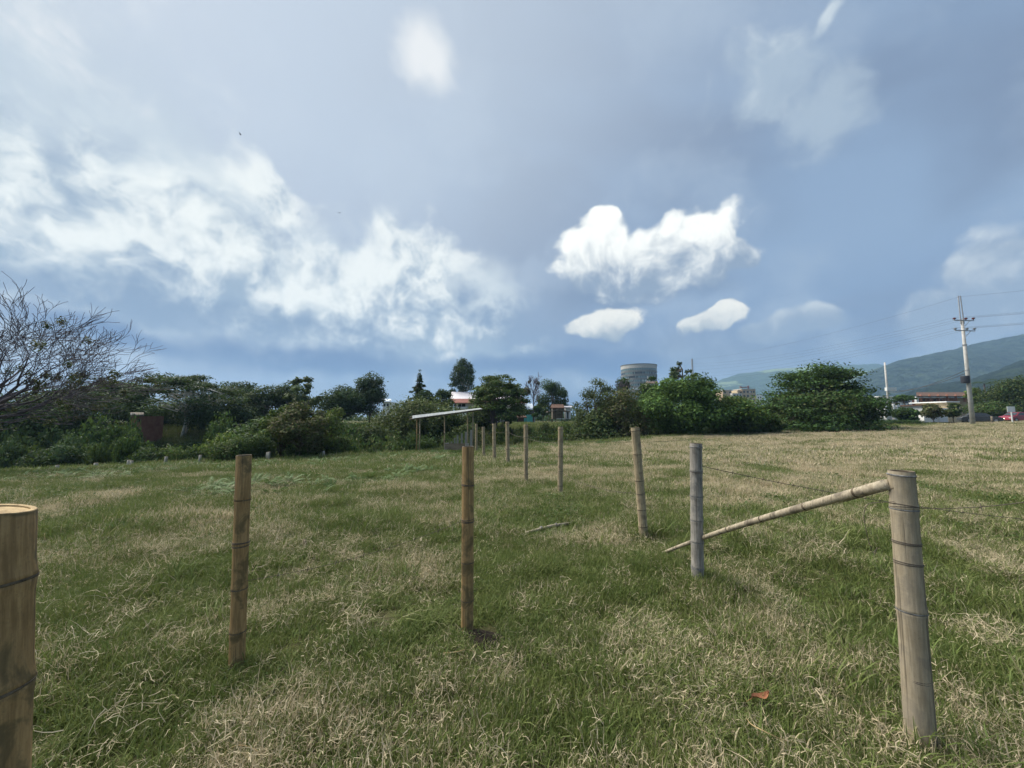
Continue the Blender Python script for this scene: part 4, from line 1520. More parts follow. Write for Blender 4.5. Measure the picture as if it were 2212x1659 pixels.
# corral posts and boards beside the shelter
CP = 'grey corral posts by the shelter'
for px, b_, tp_, w_ in ((1018, 967, 929, 8), (1007, 966, 933, 7), (998, 966, 936, 6), (989, 967, 940, 6), (983, 967, 946, 5), (976, 971, 954, 5)):
    g = GD(px, 31.5 + (1018 - px) * .03)
    h_ = P(px, tp_, g.y).z - g.z
    t = empty('corral_post', g, 'weathered grey sawn post of the small corral by the shelter', 'post', CP, rng.uniform(-.3, .3))
    w = w_ * g.y / FPX / 2 * .62
    MB().add([(-w, -w * .6, -.2), (w, -w * .6, -.2), (w, w * .6, -.2), (-w, w * .6, -.2),
              (-w * .95, -w * .55, h_), (w * .9, -w * .6, h_ + .03), (w * .92, w * .6, h_ + .02), (-w, w * .55, h_ - .02)],
             [(3, 2, 1, 0), (4, 5, 6, 7), (0, 1, 5, 4), (1, 2, 6, 5), (2, 3, 7, 6), (3, 0, 4, 7)]).build('shaft', M_GREYWOOD, t)
g = GD(985, 30.6)
tr = empty('board_trough', g, 'low feeding trough of old brown boards at corral', 'trough', None, R(-16))
MB().box(-.75, .95, -.35, -.31, .16, .62).build('board', M_OLDBOARD, tr)
MB().box(-.75, .95, .31, .35, .16, .62).build('board', M_OLDBOARD, tr)
MB().box(-.79, -.752, -.36, .36, .14, .66).build('end_board', M_GREYWOOD, tr)
MB().box(.952, .99, -.36, .36, .14, .66).build('end_board', M_GREYWOOD, tr)
MB().box(-.75, .95, -.309, .309, .18, .22).build('floor_board', M_OLDBOARD, tr)
for x in (-.6, .8):
    for y in (-.25, .25):
        MB().box(x - .05, x + .05, y - .05, y + .05, -.12, .179).build('leg', M_GREYWOOD, tr)


# ================================================================== bamboo fence posts
def bpost(base, top, r, nodes, mtl, ringm, label, group=None, seed=1, cut=None, wraps=(), rimm=None, sides=28, flare=1.0):
    """nodes / wraps: fractions of the height"""
    ax = top - base
    L = ax.length
    t = empty('bamboo_post', base, label, 'fence post', group)
    t.rotation_euler = ax.to_track_quat('Z', 'Y').to_euler()
    rr_ = random.Random(seed)
    ph = rr_.uniform(0, 6)

    def wob(a, z):
        return 1 + .018 * math.sin(2 * a + ph) + .010 * math.sin(3 * a + 5 * z + ph) + .006 * math.sin(7 * a + 11 * z)

    prof = [(r * flare * 1.02, -.15)]
    zs = sorted(set([0.0] + [n * L for n in nodes]))
    for i, z in enumerate(zs):
        f = flare + (1 - flare) * min(max(z / L, 0), 1)
        if z > L - .056:
            prof += [(r * f * 1.0, z - .012), (r * f * 1.04, z - .004), (r * f * 1.03, z + .003), (r, min(z + .010, L - .006))]
        elif z > 0:
            prof += [(r * f * .99, z - .05), (r * f * 1.03, z - .016), (r * f * 1.05, z - .006), (r * f * .985, z), (r * f * 1.075, z + .005), (r * f * 1.045, z + .014), (r * f * .995, z + .05)]
    prof.append((r, L - .004))
    prof.append((r * .985, L))
    cb = MB().lathe(prof, sides, wob)
    # hollow top: rim, inner wall, diaphragm
    if cut:
        cb.v = [(x, y, z + (cut[0] * x + cut[1] * y if z > L - .02 else 0)) for x, y, z in cb.v]
    culm = cb.build('culm', mtl, t, True)
    ri = r * .80
    rim = MB().lathe([(r * .984, L + .0005), (r * .97, L + .003), (ri, L + .002), (ri * .98, L - .05), (ri * .6, L - .055), (.001, L - .058)], sides, wob)
    if cut:
        rim.v = [(x, y, max(z, L - .002) + cut[0] * x + cut[1] * y) for x, y, z in rim.v]
    rim.build('cut_top', rimm or M_CUTD, t)
    for n in nodes:
        z = n * L
        f = flare + (1 - flare) * n
        q = MB().lathe([(r * f * 1.0, z - .006), (r * f * 1.072, z - .003), (r * f * 1.082, z + .001), (r * f * 1.0, z + .006)], sides, wob)
        tl = rr_.uniform(-.06, .06)
        q.v = [(x, y, zz + tl * x) for x, y, zz in q.v]
        q.build('node_ring', ringm, t)
    for n in wraps:
        z = n * L
        tl, tl2 = rr_.uniform(-.18, .18), rr_.uniform(-.1, .1)
        for k in range(2):
            pts = []
            for j in range(25):
                a = j / 24 * 2 * math.pi
                q = r * wob(a, z) * 1.03 + .0015
                pts.append((q * math.cos(a), q * math.sin(a), z + tl * q * math.cos(a + k) + tl2 * q * math.sin(a) + k * .008))
            MB().tube(pts, .0021, 5, False).build('wire_wrap', M_WIRE, t)
    return t


def px_post(bx, by, tx, ty, wpx, nodes, mtl, ringm, label, group=None, seed=1, wraps=(), **kw):
    b = G(bx, by)
    top = P(tx, ty, b.y)
    th = math.atan(abs(b.x) / b.y)
    r = wpx * b.y * math.cos(th) / (2 * FPX)
    fr = lambda y: (by - y) / (by - ty)
    return bpost(b, top, r, [fr(n) for n in nodes], mtl, ringm, label, group, seed, wraps=[fr(w) for w in wraps], **kw), b, top, r


pB, bB, tB, rB = px_post(511, 1443, 527, 984, 35, [1083, 1183, 1275, 1366], M_BAM_BROWN, M_RING, 'smooth brown bamboo post with a clean flat top, standing alone in the field', seed=2, wraps=[1178])
pC, bC, tC, rC = px_post(1009, 1362, 1011, 965, 26, [1050, 1130, 1217, 1297], M_BAM_BROWN, M_RING, 'brown bamboo post with doubled rings and dark dug soil at its foot', seed=3, wraps=[1126, 1052])
pD, bD, tD, rD = px_post(1507, 1253, 1503, 958, 27, [966, 1019, 1074, 1126, 1172, 1226], M_BAM_GREY, M_RINGG, 'silver-grey weathered bamboo post crossed by the leaning pole', seed=4, wraps=[1021])
pE, bE, tE, rE = px_post(1391, 1162, 1372, 924, 19, [931, 983, 1040, 1102, 1138], M_BAM_TAN, M_RING, 'pale bamboo post tilting backwards beside the grey post', seed=5, wraps=[1067])
FR = 'pale bamboo posts in the row running to the shelter'
LB = '%s straight pale bamboo post counted from the tilting post toward the tin shelter'
ORD = ('first', 'second', 'third', 'fourth', 'fifth', 'sixth')
row = []
for i, (bx, by, tx, ty, w_) in enumerate(((1210, 1072, 1211, 922, 11), (1136, 1044, 1136, 917, 9.5), (1097, 1003, 1096, 911, 8), (1068, 994, 1067, 915, 7.4), (1045, 988, 1044, 922, 6.6), (1029, 977, 1029, 916, 5.5))):
    hh = by - ty
    row.append(px_post(bx, by, tx, ty, w_, [ty + hh * f for f in (.04, .22, .43, .64, .85)], M_BAM_TAN, M_RING, LB % ORD[i], FR, seed=20 + i, sides=16))
# heavy post on the right
pR, bR, tR, rR = px_post(1990, 1613, 1947, 1018, 60, [1026, 1103, 1327], M_BAM_PALE, M_RINGG, 'thick pale grey-brown bamboo post with hollow top and wire bands', seed=6,
                         wraps=[1099, 1180, 1225, 1327, 1470], flare=1.12, sides=36)
# post at the left border
dA = 1.06
tA = P(-2, 1101, dA)
lA = P(-21, 1659, dA)
bA = tA + (lA - tA) * ((tA.z - 0.0) / (tA.z - lA.z))
bA.z = hz(bA.x, bA.y)
bpost(bA, tA, .066, [.16, .44, .66, .86], M_BAM_BROWN, M_RING, 'dark stained brown bamboo post with a fresh slanted cut on top', seed=7, cut=(.08, -.22), rimm=M_CUT, sides=40)
# leaning pole from the ground to the thick post
pa = P(1432, 1194, bD.y + .78)
pa.z = max(pa.z, hz(pa.x, pa.y) + .03)
pb_ = tR.copy()
pb_ = P(1919, 1046, bR.y + .02)
lp = empty('leaning_pole', pa, 'pale split bamboo pole leaning from the grass up to the thick post', 'pole')
n_ = 34
pts, rads = [], []
vv = pb_ - pa
for i in range(n_ + 1):
    s = i / n_
    pts.append(vv * s + Vector((0, 0, .03 * math.sin(s * math.pi))))
    rads.append(.0165 + (.0285 - .0165) * s)
MB().tube(pts, rads, 16).build('culm', M_BAM_POLE, lp, True)
for s in (.13, .30, .47, .63, .79, .93):
    c_ = vv * s + Vector((0, 0, .03 * math.sin(s * math.pi)))
    q = vv.normalized()
    r0 = .0165 + .012 * s
    MB().tube([c_ - q * .009, c_ - q * .003, c_ + q * .003, c_ + q * .009], [r0 * .99, r0 * 1.09, r0 * 1.09, r0 * .99], 16, False).build('node_ring', M_RING, lp, True)
u = vv.normalized()
MB().add([vv * .86 + Vector((0, -.027, -.012)), vv * .999 + Vector((0, -.030, -.018)), vv * .999 + Vector((0, -.031, -.010)), vv * .86 + Vector((0, -.0275, -.009))], [(0, 1, 2, 3)]).build('split', M_RING, lp)
# fallen pieces
a, b = G(1136, 1160), G(1236, 1138)
fl_ = empty('fallen_pole', a, 'short grey length of bamboo lying in the grass', 'pole')
MB().tube([Vector((0, 0, .05)), (b - a) * .5 + Vector((0, 0, .075)), (b - a) + Vector((0, 0, .06))], [.024, .023, .020], 12).build('culm', M_BAM_POLE, fl_, True)
for s in (.3, .62):
    q = (b - a) * s + Vector((0, 0, .05 + .05 * s * (1 - s) * 2 + .008))
    dq = (b - a).normalized() * .008
    MB().tube([q - dq, q + dq], .0255, 12).build('node_ring', M_RINGG, fl_, True)
g = G(657, 1188)
sp_ = empty('stub', g, 'short dark rotten stump sticking out of the grass', 'stump')
MB().tube([(0, 0, -.1), (.004, 0, .06), (-.004, 0, .13)], [.022, .02, .015], 9).build('wood', M_RING, sp_, True)
MB().tube([(0, 0, .02), (.02, 0, .07), (.03, 0, .09)], [.010, .009, .004], 6).build('splinter', M_OLDBOARD, sp_, True)
g = G(1010, 1372)
# dug soil beside post C
mbs = MB()
L_ = 18
nS = 26
for i in range(L_ + 1):
    for j in range(nS):
        a = 2 * math.pi * j / nS
        q = i / L_
        rx_ = .24 * (1 + .2 * math.sin(3 * a + 1))
        x, y = q * rx_ * math.cos(a), q * rx_ * .8 * math.sin(a)
        wxp, wyp = g.x + .12 + x, g.y - .02 + y
        z = hz(wxp, wyp) + .022 * (1 - q ** 2) + .03 * float(fbm(wxp * 14, wyp * 14, 2, 3) - .4) * (1 - q) - .012 * q
        mbs.v.append((x, y, z - g.z))
for i in range(L_):
    for j in range(nS):
        a, b = i * nS + j, i * nS + (j + 1) % nS
        mbs.f.append((a, b, b + nS, a + nS))
so = mbs.build('soil_mound', M_SOIL, None, True)
so.location = g + Vector((.12, -.02, 0))
tag(so, 'bare dark earth dug up around the foot of a brown post', 'soil')

# far fence at the low edge
FF = 'far posts in the weeds'
for px, b_, tp_, w_ in ((134, 24.5, 1000, 8), (216, 25.5, 995, 9), (286, 26.5, 989, 8), (292, 26.2, 990, 7), (365, 27, 981, 7), (438, 27.5, 978, 7), (581, 29, 972, 6), (585, 28.6, 971, 7), (702, 29.5, 969, 6)):
    g = GD(px, b_)
    top = P(px, tp_ + 5, g.y)
    t = empty('far_post', g, 'short pale post half sunk in weeds along the low field edge', 'fence post', FF)
    r0 = w_ * g.y / FPX / 2 * .8
    h_ = top.z - g.z
    MB().tube([(0, 0, -.2), (0.01, 0, h_ * .5), (0.02, 0, h_)], [r0, r0, r0 * .93], 10).build('shaft', M_GREYWOOD, t, True)
    MB().tube([(.02, 0, h_ + .001), (.02, 0, h_ + .012)], r0 * .8, 10).build('cut_top', M_CUTD, t)

# fence wires
FW = 'barbed strands of the fence'


def at_post(b, t_, f):
    return b.lerp(t_, f)


wire('barbed_wire', at_post(bC, tC, .585) + Vector((-rC, 0, 0)), at_post(bB, tB, .40) + Vector((rB, 0, 0)), .05, .0016, 'slack barbed wire between the two brown posts', None, 'barbed wire', True, 20)
wire('barbed_wire', at_post(bD, tD, .83) + Vector((rD, 0, 0)), P(2250, 1125, 4.3), .06, .003, 'barbed wire running right from the grey post across dry grass', None, 'barbed wire', True, 20)
wire('barbed_wire', at_post(bE, tE, .40) + Vector((-rE, 0, 0)), at_post(row[0][1], row[0][2], .35), .10, .002, 'barbed wire from the tilting post to the first straight post', None, 'barbed wire', True, 20)
wire('barbed_wire', at_post(bR, tR, .86) + Vector((rR, 0, 0)), P(2290, 1072, 1.75), .02, .0018, 'wire running off to the right from the thick post', None, 'wire', True, 14)
prev = (bE, tE)
for i, (t_, b, tt, r0) in enumerate(row):
    if i > 0:
        for f in (.45, .78):
            wire('barbed_wire', at_post(row[i - 1][1], row[i - 1][2], f), at_post(b, tt, f), .07, .0045, '%s wire strand between %s and %s straight pale posts of the row' % ('lower' if f < .6 else 'upper', ORD[i - 1], ORD[i]), FW, 'barbed wire', False, 10)
# strands to the right behind the posts
for i in range(1, 4):
    wire('barbed_wire', at_post(row[i][1], row[i][2], .8), at_post(row[i][1], row[i][2], .8) + Vector((9, 6, -.2)), .25, .004, 'sagging fence wire trailing right from the row of posts', 'wires trailing from the row', 'barbed wire', False, 12)
lw = P(1876, 1088, bR.y + .05)
t = empty('loose_wire', lw, 'loose rusty wire dangling from the leaning pole', 'wire')
pts = [(0, 0, 0)]
for i in range(1, 15):
    s = i / 14
    pts.append((-.01 - .02 * math.sin(s * 4), .004 * math.sin(9 * s), -.26 * s))
pts += [(.03, 0, -.23), (.01, 0, -.27)]
MB().tube(pts, .0016, 5).build('strand', M_WIRE, t)
pts = [tuple(at_post(bR, tR, .885) - lw + Vector((-rR * 1.1, -.01, 0))), (.02, 0, .005), (0, 0, 0)]
MB().tube(pts, .0016, 5).build('tie', M_WIRE, t)

# ================================================================== grass
def blade_tuft(name, n, hmin, hmax, wid, rad, lean, curl, seed, flat=0.0, segs=3, start_z=0.0, kink=0.0):
    r = np.random.default_rng(seed)
    V, F, A = [], [], []
    for i in range(n):
        a = r.uniform(0, 6.283)
        q = rad * math.sqrt(r.uniform(0, 1))
        p = np.array([q * math.cos(a), q * math.sin(a), start_z * r.uniform(0, 1)])
        az = r.uniform(0, 6.283)
        h = r.uniform(hmin, hmax)
        th = abs(r.normal()) * lean + flat            # angle from vertical
        w = wid * r.uniform(.6, 1.3)
        side = np.array([-math.sin(az), math.cos(az), 0])
        tw = r.normal() * .6
        side = side * math.cos(tw) + np.array([0, 0, math.sin(tw)])
        bt_ = r.uniform(0, 1)
        k0 = len(V)
        dth = curl * r.uniform(.3, 1.3) / segs
        daz = r.normal() * .5 / segs
        for s in range(segs + 1):
            f = s / segs
            ww = w * (1 - f ** 1.6) if s < segs else 0
            if s < segs:
                V += [tuple(p - side * ww / 2), tuple(p + side * ww / 2)]
                A += [(bt_, f, r.uniform(0, 1), 1)] * 2
            else:
                V.append(tuple(p))
                A.append((bt_, f, 0.5, 1))
            d_ = np.array([math.sin(th) * math.cos(az), math.sin(th) * math.sin(az), math.cos(th)])
            p = p + d_ * h / segs
            if p[2] < .004:
                p[2] = .004
            th += dth + r.normal() * kink
            az += daz + r.normal() * kink
        for s in range(segs - 1):
            b = k0 + 2 * s
            F.append((b, b + 1, b + 3, b + 2))
        b = k0 + 2 * (segs - 1)
        F.append((b, b + 1, b + 2))
    me = bpy.data.meshes.new(name)
    me.from_pydata(V, [], F)
    at = me.color_attributes.new('Col', 'FLOAT_COLOR', 'POINT')
    at.data.foreach_set('color', np.array(A, float).ravel())
    return me


def grassmat(name, greens, straws, force_dry=None):
    m, N, out = mat(name)
    a = N.n('ShaderNodeAttribute', attribute_name='Col')
    s = N.n('ShaderNodeSeparateColor')
    N.link(a.outputs['Color'], s.inputs[0])
    dry = N.n('ShaderNodeAttribute', attribute_type='INSTANCER', attribute_name='dry').outputs['Fac']
    ir = N.n('ShaderNodeAttribute', attribute_type='INSTANCER', attribute_name='tint').outputs['Fac']
    bt_ = s.outputs[0]
    f = N.mr(N.m('SUBTRACT', dry, bt_), -.10, .10)
    g1_ = N.mix(bt_, greens[0], greens[1])
    g1_ = N.mix(N.m('MULTIPLY', ir, .8), g1_, greens[2])
    st_ = N.mix(N.m('FRACT', N.m('MULTIPLY', bt_, 7.3)), straws[0], straws[1])
    st_ = N.mix(N.m('MULTIPLY', ir, .5), st_, straws[2])
    c = N.mix(f, g1_, st_)
    d_ = N.n('ShaderNodeBsdfPrincipled')
    N.link(c, d_.inputs['Base Color'])
    d_.inputs['Roughness'].default_value = .6
    d_.inputs['Specular IOR Level'].default_value = .2
    t = N.n('ShaderNodeBsdfTranslucent')
    N.link(c, t.inputs[0])
    mx = N.n('ShaderNodeMixShader')
    mx.inputs[0].default_value = .28
    N.link(d_.outputs[0], mx.inputs[1])
    N.link(t.outputs[0], mx.inputs[2])
    N.link(mx.outputs[0], out.inputs[0])
    return m


GREENS = [(0.066, 0.106, 0.026), (0.137, 0.192, 0.050), (0.178, 0.204, 0.064)]
STRAWS = [(0.35, 0.29, 0.185), (0.66, 0.57, 0.41), (0.51, 0.43, 0.29)]
M_GRASS = grassmat('grass_blades', GREENS, STRAWS)
M_WEED = grassmat('weed_leaves', [(0.045, 0.082, 0.02), (0.085, 0.130, 0.032), (0.08, 0.13, 0.035)], STRAWS)
M_FERN = grassmat('fern_fronds', [(0.065, 0.125, 0.035), (0.11, 0.185, 0.06), (0.10, 0.155, 0.045)], STRAWS)


def protos(name, meshes, mtl):
    c = bpy.data.collections.new(name)
    for i, me in enumerate(meshes):
        me.materials.append(mtl)
        c.objects.link(bpy.data.objects.new('%s_shape_%02d' % (name, i), me))
    return c


def scatter(name, coll, nvar, pts, rot, scl, dry, tint, label, cat):
    n = len(pts)
    me = bpy.data.meshes.new(name)
    me.vertices.add(n)
    me.vertices.foreach_set('co', np.asarray(pts, np.float32).ravel())
    for nm, typ, arr in (('rot', 'FLOAT_VECTOR', rot), ('scl', 'FLOAT_VECTOR', scl)):
        a = me.attributes.new(nm, typ, 'POINT')
        a.data.foreach_set('vector', np.asarray(arr, np.float32).ravel())
    for nm, arr in (('dry', dry), ('tint', tint)):
        a = me.attributes.new(nm, 'FLOAT', 'POINT')
        a.data.foreach_set('value', np.asarray(arr, np.float32))
    a = me.attributes.new('idx', 'INT', 'POINT')
    a.data.foreach_set('value', rng.integers(0, nvar, n).astype(np.int32))
    o = link(name, me)
    ng = bpy.data.node_groups.new(name + '_nodes', 'GeometryNodeTree')
    ng.interface.new_socket('Geometry', in_out='INPUT', socket_type='NodeSocketGeometry')
    ng.interface.new_socket('Geometry', in_out='OUTPUT', socket_type='NodeSocketGeometry')
    gi, go = ng.nodes.new('NodeGroupInput'), ng.nodes.new('NodeGroupOutput')
    ip = ng.nodes.new('GeometryNodeInstanceOnPoints')
    ci = ng.nodes.new('GeometryNodeCollectionInfo')
    ci.inputs['Collection'].default_value = coll
    ci.inputs['Separate Children'].default_value = True
    ci.inputs['Reset Children'].default_value = True

    def na(nm, typ):
        x = ng.nodes.new('GeometryNodeInputNamedAttribute')
        x.data_type = typ
        x.inputs['Name'].default_value = nm
        return x.outputs['Attribute']
    ng.links.new(gi.outputs[0], ip.inputs['Points'])
    ng.links.new(ci.outputs[0], ip.inputs['Instance'])
    ip.inputs['Pick Instance'].default_value = True
    ng.links.new(na('idx', 'INT'), ip.inputs['Instance Index'])
    ng.links.new(na('rot', 'FLOAT_VECTOR'), ip.inputs['Rotation'])
    ng.links.new(na('scl', 'FLOAT_VECTOR'), ip.inputs['Scale'])
    ng.links.new(ip.outputs[0], go.inputs[0])
    o.modifiers.new('scatter', 'NODES').node_group = ng
    return tag(o, label, cat, kind='stuff')


def field_pts(n, y0, y1, margin=0.0, power=1.0, slope=1.55):
    """random ground points in the strip y0..y1 across the view"""
    y = y0 + (y1 - y0) * rng.random(n * 2) ** power
    half = slope * np.maximum(y, 0) + 1.6
    keep = rng.random(n * 2) < half / half.max()
    y, half = y[keep], half[keep]
    x = (rng.random(len(y)) * 2 - 1) * half
    k = y < edge_y(x) + margin
    return x[k], y[k]


def dryness(x, y):
    n1 = fbm(x * .95 + 3, y * .95, 31, 5)
    n2 = fbm(x * .12, y * .12 + 5, 47, 3)
    a = x / np.maximum(y, 1.0)
    side = sstep(-.35, .85, a) * .40 * sstep(4, 16, y) * .9
    far_r = sstep(10, 26, y) * sstep(-.25, .15, a) * .20
    left = -.22 * sstep(0, -.8, a) * sstep(6, 12, y)
    v = .185 + (n1 - .5) * 2.0 + (n2 - .5) * .35 + side + far_r + left
    return np.clip(v, .02, .93)


def lay(x, y, zoff=0.0):
    return np.stack((x, y, height(x, y) + zoff), -1)


tufts = [blade_tuft('tuft', 60, .022, .085, .0062, .10, .75, 1.0, 300 + i, kink=.22) for i in range(8)]
G_SHORT = protos('short_grass', tufts, M_GRASS)
straw = [blade_tuft('straw', 34, .02, .07 if i < 6 else .13, .0030, .10, .45, .9, 340 + i, flat=.6, segs=4, start_z=.055, kink=.55) for i in range(8)]
G_STRAW = protos('dead_straw', straw, M_GRASS)
wide = [blade_tuft('wide', 90, .04, .12, .010, .26, .55, 1.0, 360 + i) for i in range(6)]
G_WIDE = protos('mid_grass', wide, M_GRASS)
farw = [blade_tuft('farw', 110, .05, .17, .022, .55, .55, 1.0, 380 + i) for i in range(6)]
G_FAR = protos('far_grass', farw, M_GRASS)
lush = [blade_tuft('lush', 26, .07, .17, .0075, .07, .45, 1.2, 400 + i, segs=4) for i in range(5)]
G_LUSH = protos('lush_grass', lush, M_GRASS)


def rots(n, tilt=.12):
    return np.stack((rng.normal(size=n) * tilt, rng.normal(size=n) * tilt, rng.random(n) * 6.283), -1)


def scl3(n, a, b, zmul=1.0):
    s = a + (b - a) * rng.random(n)
    return np.stack((s, s, s * zmul), -1)


def holes(x, y):
    """keep the dug soil and post feet open"""
    k = np.ones(len(x), bool)
    for cx_, cy_, rx_, ry_ in ((bC.x + .12, bC.y - .05, .20, .15),):
        k &= ((x - cx_) / rx_) ** 2 + ((y - cy_) / ry_) ** 2 > 1
    return k & (rng.random(len(x)) < .3 + .7 * (fbm(x * 2.2, y * 2.2, 71, 3) > .37))


x, y = field_pts(36000, .5, 7.0)
k = holes(x, y)
x, y = x[k], y[k]
n = len(x)
dr_ = dryness(x, y)
lump = fbm(x * 1.7, y * 1.7, 61, 3)
s_ = scl3(n, .7, 1.25)
s_[:, 2] *= .35 + 1.7 * lump
scatter('meadow_grass', G_SHORT, 8, lay(x, y, -.004), rots(n), s_, np.clip(dr_ * .5, 0, 1), rng.random(n), 'short matted green grass in the foreground', 'grass')
x, y = field_pts(42000, .5, 9.0)
dr_ = dryness(x, y)
k = (rng.random(len(x)) < np.clip(dr_ * .85 - .06, .07, .8)) & holes(x, y)
x, y, dr_ = x[k], y[k], dr_[k]
n = len(x)
scatter('dead_grass', G_STRAW, 8, lay(x, y, .008), rots(n, .25), scl3(n, .7, 1.5), np.full(n, .97), rng.random(n), 'dead curly straw lying over the green grass', 'dry grass')
x, y = field_pts(30000, 5.5, 18)
n = len(x)
lump = fbm(x * 1.2, y * 1.2, 61, 3)
s_ = scl3(n, .8, 1.3)
s_[:, 2] *= .6 + 1.0 * lump
scatter('pasture_grass', G_WIDE, 6, lay(x, y, -.006), rots(n), s_, dryness(x, y), rng.random(n), 'rough pasture grass in the middle of the field', 'grass')
x, y = field_pts(30000, 15, 62, 1.5)
n = len(x)
lump = fbm(x * .8, y * .8, 61, 3)
s_ = scl3(n, .85, 1.4)
s_[:, 2] *= .6 + 1.0 * lump
scatter('far_pasture_grass', G_FAR, 6, lay(x, y, -.01), rots(n), s_, np.clip(dryness(x, y) + .03, 0, .96), rng.random(n), 'dry pasture grass spreading to the far field edge', 'grass')
# tussocks that break up the field
tus = [blade_tuft('tussock', 150, .10, .30, .010, .16, .50, .9, 420 + i, segs=3, kink=.15) for i in range(5)]
G_TUS = protos('tussocks', tus, M_GRASS)
x, y = field_pts(9000, 5, 58, .5, .8)
tn = fbm(x * .5, y * .5, 131, 4)
k = rng.random(len(x)) < np.clip((tn - .50) * 4, 0, 1)
x, y = x[k], y[k]
n = len(x)
s_ = scl3(n, .5, 1.25)
s_ *= (.6 + .5 * sstep(6, 25, y))[:, None]
scatter('grass_tussocks', G_TUS, 5, lay(x, y, -.02), rots(n, .15), s_, np.clip(dryness(x, y) + rng.normal(size=n) * .22, .03, .97), rng.random(n), 'ragged tussocks of coarse grass dotted over the field', 'grass')
longg = [blade_tuft('long', 24, .07, .19, .0058, .08, .55, 1.5, 440 + i, flat=.25, segs=5, kink=.2) for i in range(6)]
G_LONG = protos('long_grass', longg, M_GRASS)
x, y = field_pts(15000, .5, 10)
ln_ = fbm(x * 1.3 + 4, y * 1.3, 151, 4)
k = (rng.random(len(x)) < np.clip((ln_ - .40) * 4, .05, 1)) & holes(x, y)
x, y = x[k], y[k]
n = len(x)
scatter('long_grass', G_LONG, 6, lay(x, y, -.006), rots(n, .25), scl3(n, .6, 1.35), np.clip(dryness(x, y) * .55, .02, .8), rng.random(n), 'longer tangled grass lying over in the foreground', 'grass')
# tangled mats of old straw
mats = [blade_tuft('mat', 60, .06, .20, .0034, .15, .40, .9, 460 + i, flat=.8, segs=6, start_z=.10, kink=.5) for i in range(6)]
G_MAT = protos('straw_mats', mats, M_GRASS)
x, y = field_pts(9000, .8, 14)
mn = fbm(x * .9 + 7, y * .9 + 2, 161, 4)
k = (rng.random(len(x)) < np.clip((mn - .50) * 5, 0, .8)) & holes(x, y)
x, y = x[k], y[k]
n = len(x)
scatter('straw_mats', G_MAT, 6, lay(x, y, .0), rots(n, .3), scl3(n, .6, 1.3), np.full(n, .93), rng.random(n), 'tangled mats of long pale straw in clumps', 'dry grass')
# taller tufts left uncut round the foot of each post
xs, ys = [], []
for b_, r0 in [(bA, .066), (bB, rB), (bD, rD), (bE, rE), (bR, rR)] + [(q[1], q[3]) for q in row]:
    for i in range(16):
        a = rng.uniform(0, 6.283)
        q = r0 + rng.uniform(.01, .11)
        xs.append(b_.x + q * math.cos(a))
        ys.append(b_.y + q * math.sin(a))
x, y = np.array(xs), np.array(ys)
n = len(x)
scatter('post_foot_grass', G_LONG, 6, lay(x, y, -.006), rots(n, .15), scl3(n, .6, 1.2), np.clip(dryness(x, y) * .7, .05, .8), rng.random(n), 'uncut grass round the feet of the posts', 'grass')
# lush clumps
x, y = field_pts(9000, .8, 12)
lu = fbm(x * .8 + 9, y * .8, 83, 3)
k = (lu > .55) & holes(x, y)
x, y = x[k], y[k]
n = len(x)
scatter('lush_grass', G_LUSH, 5, lay(x, y, -.004), rots(n, .25), scl3(n, .8, 1.7), np.full(n, .04), rng.random(n), 'taller lush green grass growing in patches', 'grass')

# weeds: broad-leaved ground cover
def weed_mesh(seed):
    r = np.random.default_rng(seed)
    V, F, A = [], [], []
    for i in range(60):
        a, q = r.uniform(0, 6.283), .22 * math.sqrt(r.uniform(0, 1))
        c_ = np.array([q * math.cos(a), q * math.sin(a), r.uniform(.02, .13)])
        nrm = np.array([r.normal() * .5, r.normal() * .5, 1.0])
        nrm /= np.linalg.norm(nrm)
        t = np.cross(nrm, r.normal(size=3))
        t /= np.linalg.norm(t)
        b_ = np.cross(nrm, t)
        s = r.uniform(.012, .028)
        k0 = len(V)
        V += [tuple(c_ - t * s), tuple(c_ + b_ * s * .45 - nrm * .004), tuple(c_ + t * s * 1.1 - nrm * s * .3), tuple(c_ - b_ * s * .45 - nrm * .004)]
        F.append((k0, k0 + 1, k0 + 2, k0 + 3))
        A += [(r.uniform(0, 1), .5, .5, 1)] * 4
    me = bpy.data.meshes.new('weed')
    me.from_pydata(V, [], F)
    at = me.color_attributes.new('Col', 'FLOAT_COLOR', 'POINT')
    at.data.foreach_set('color', np.array(A, float).ravel())
    return me


G_WEED = protos('weeds', [weed_mesh(500 + i) for i in range(5)], M_WEED)
x, y = field_pts(18000, 1.2, 26)
lu = fbm(x * .45 + 2, y * .45 - 4, 93, 3)
k = lu > .565
x, y = x[k], y[k]
n = len(x)
scatter('broadleaf_weeds', G_WEED, 5, lay(x, y, -.03), rots(n, .1), scl3(n, .6, 1.3) * (.42 + .58 * sstep(2.5, 7, y))[:, None], np.full(n, .02), rng.random(n), 'low broad-leaved weeds in darker green patches', 'weeds')


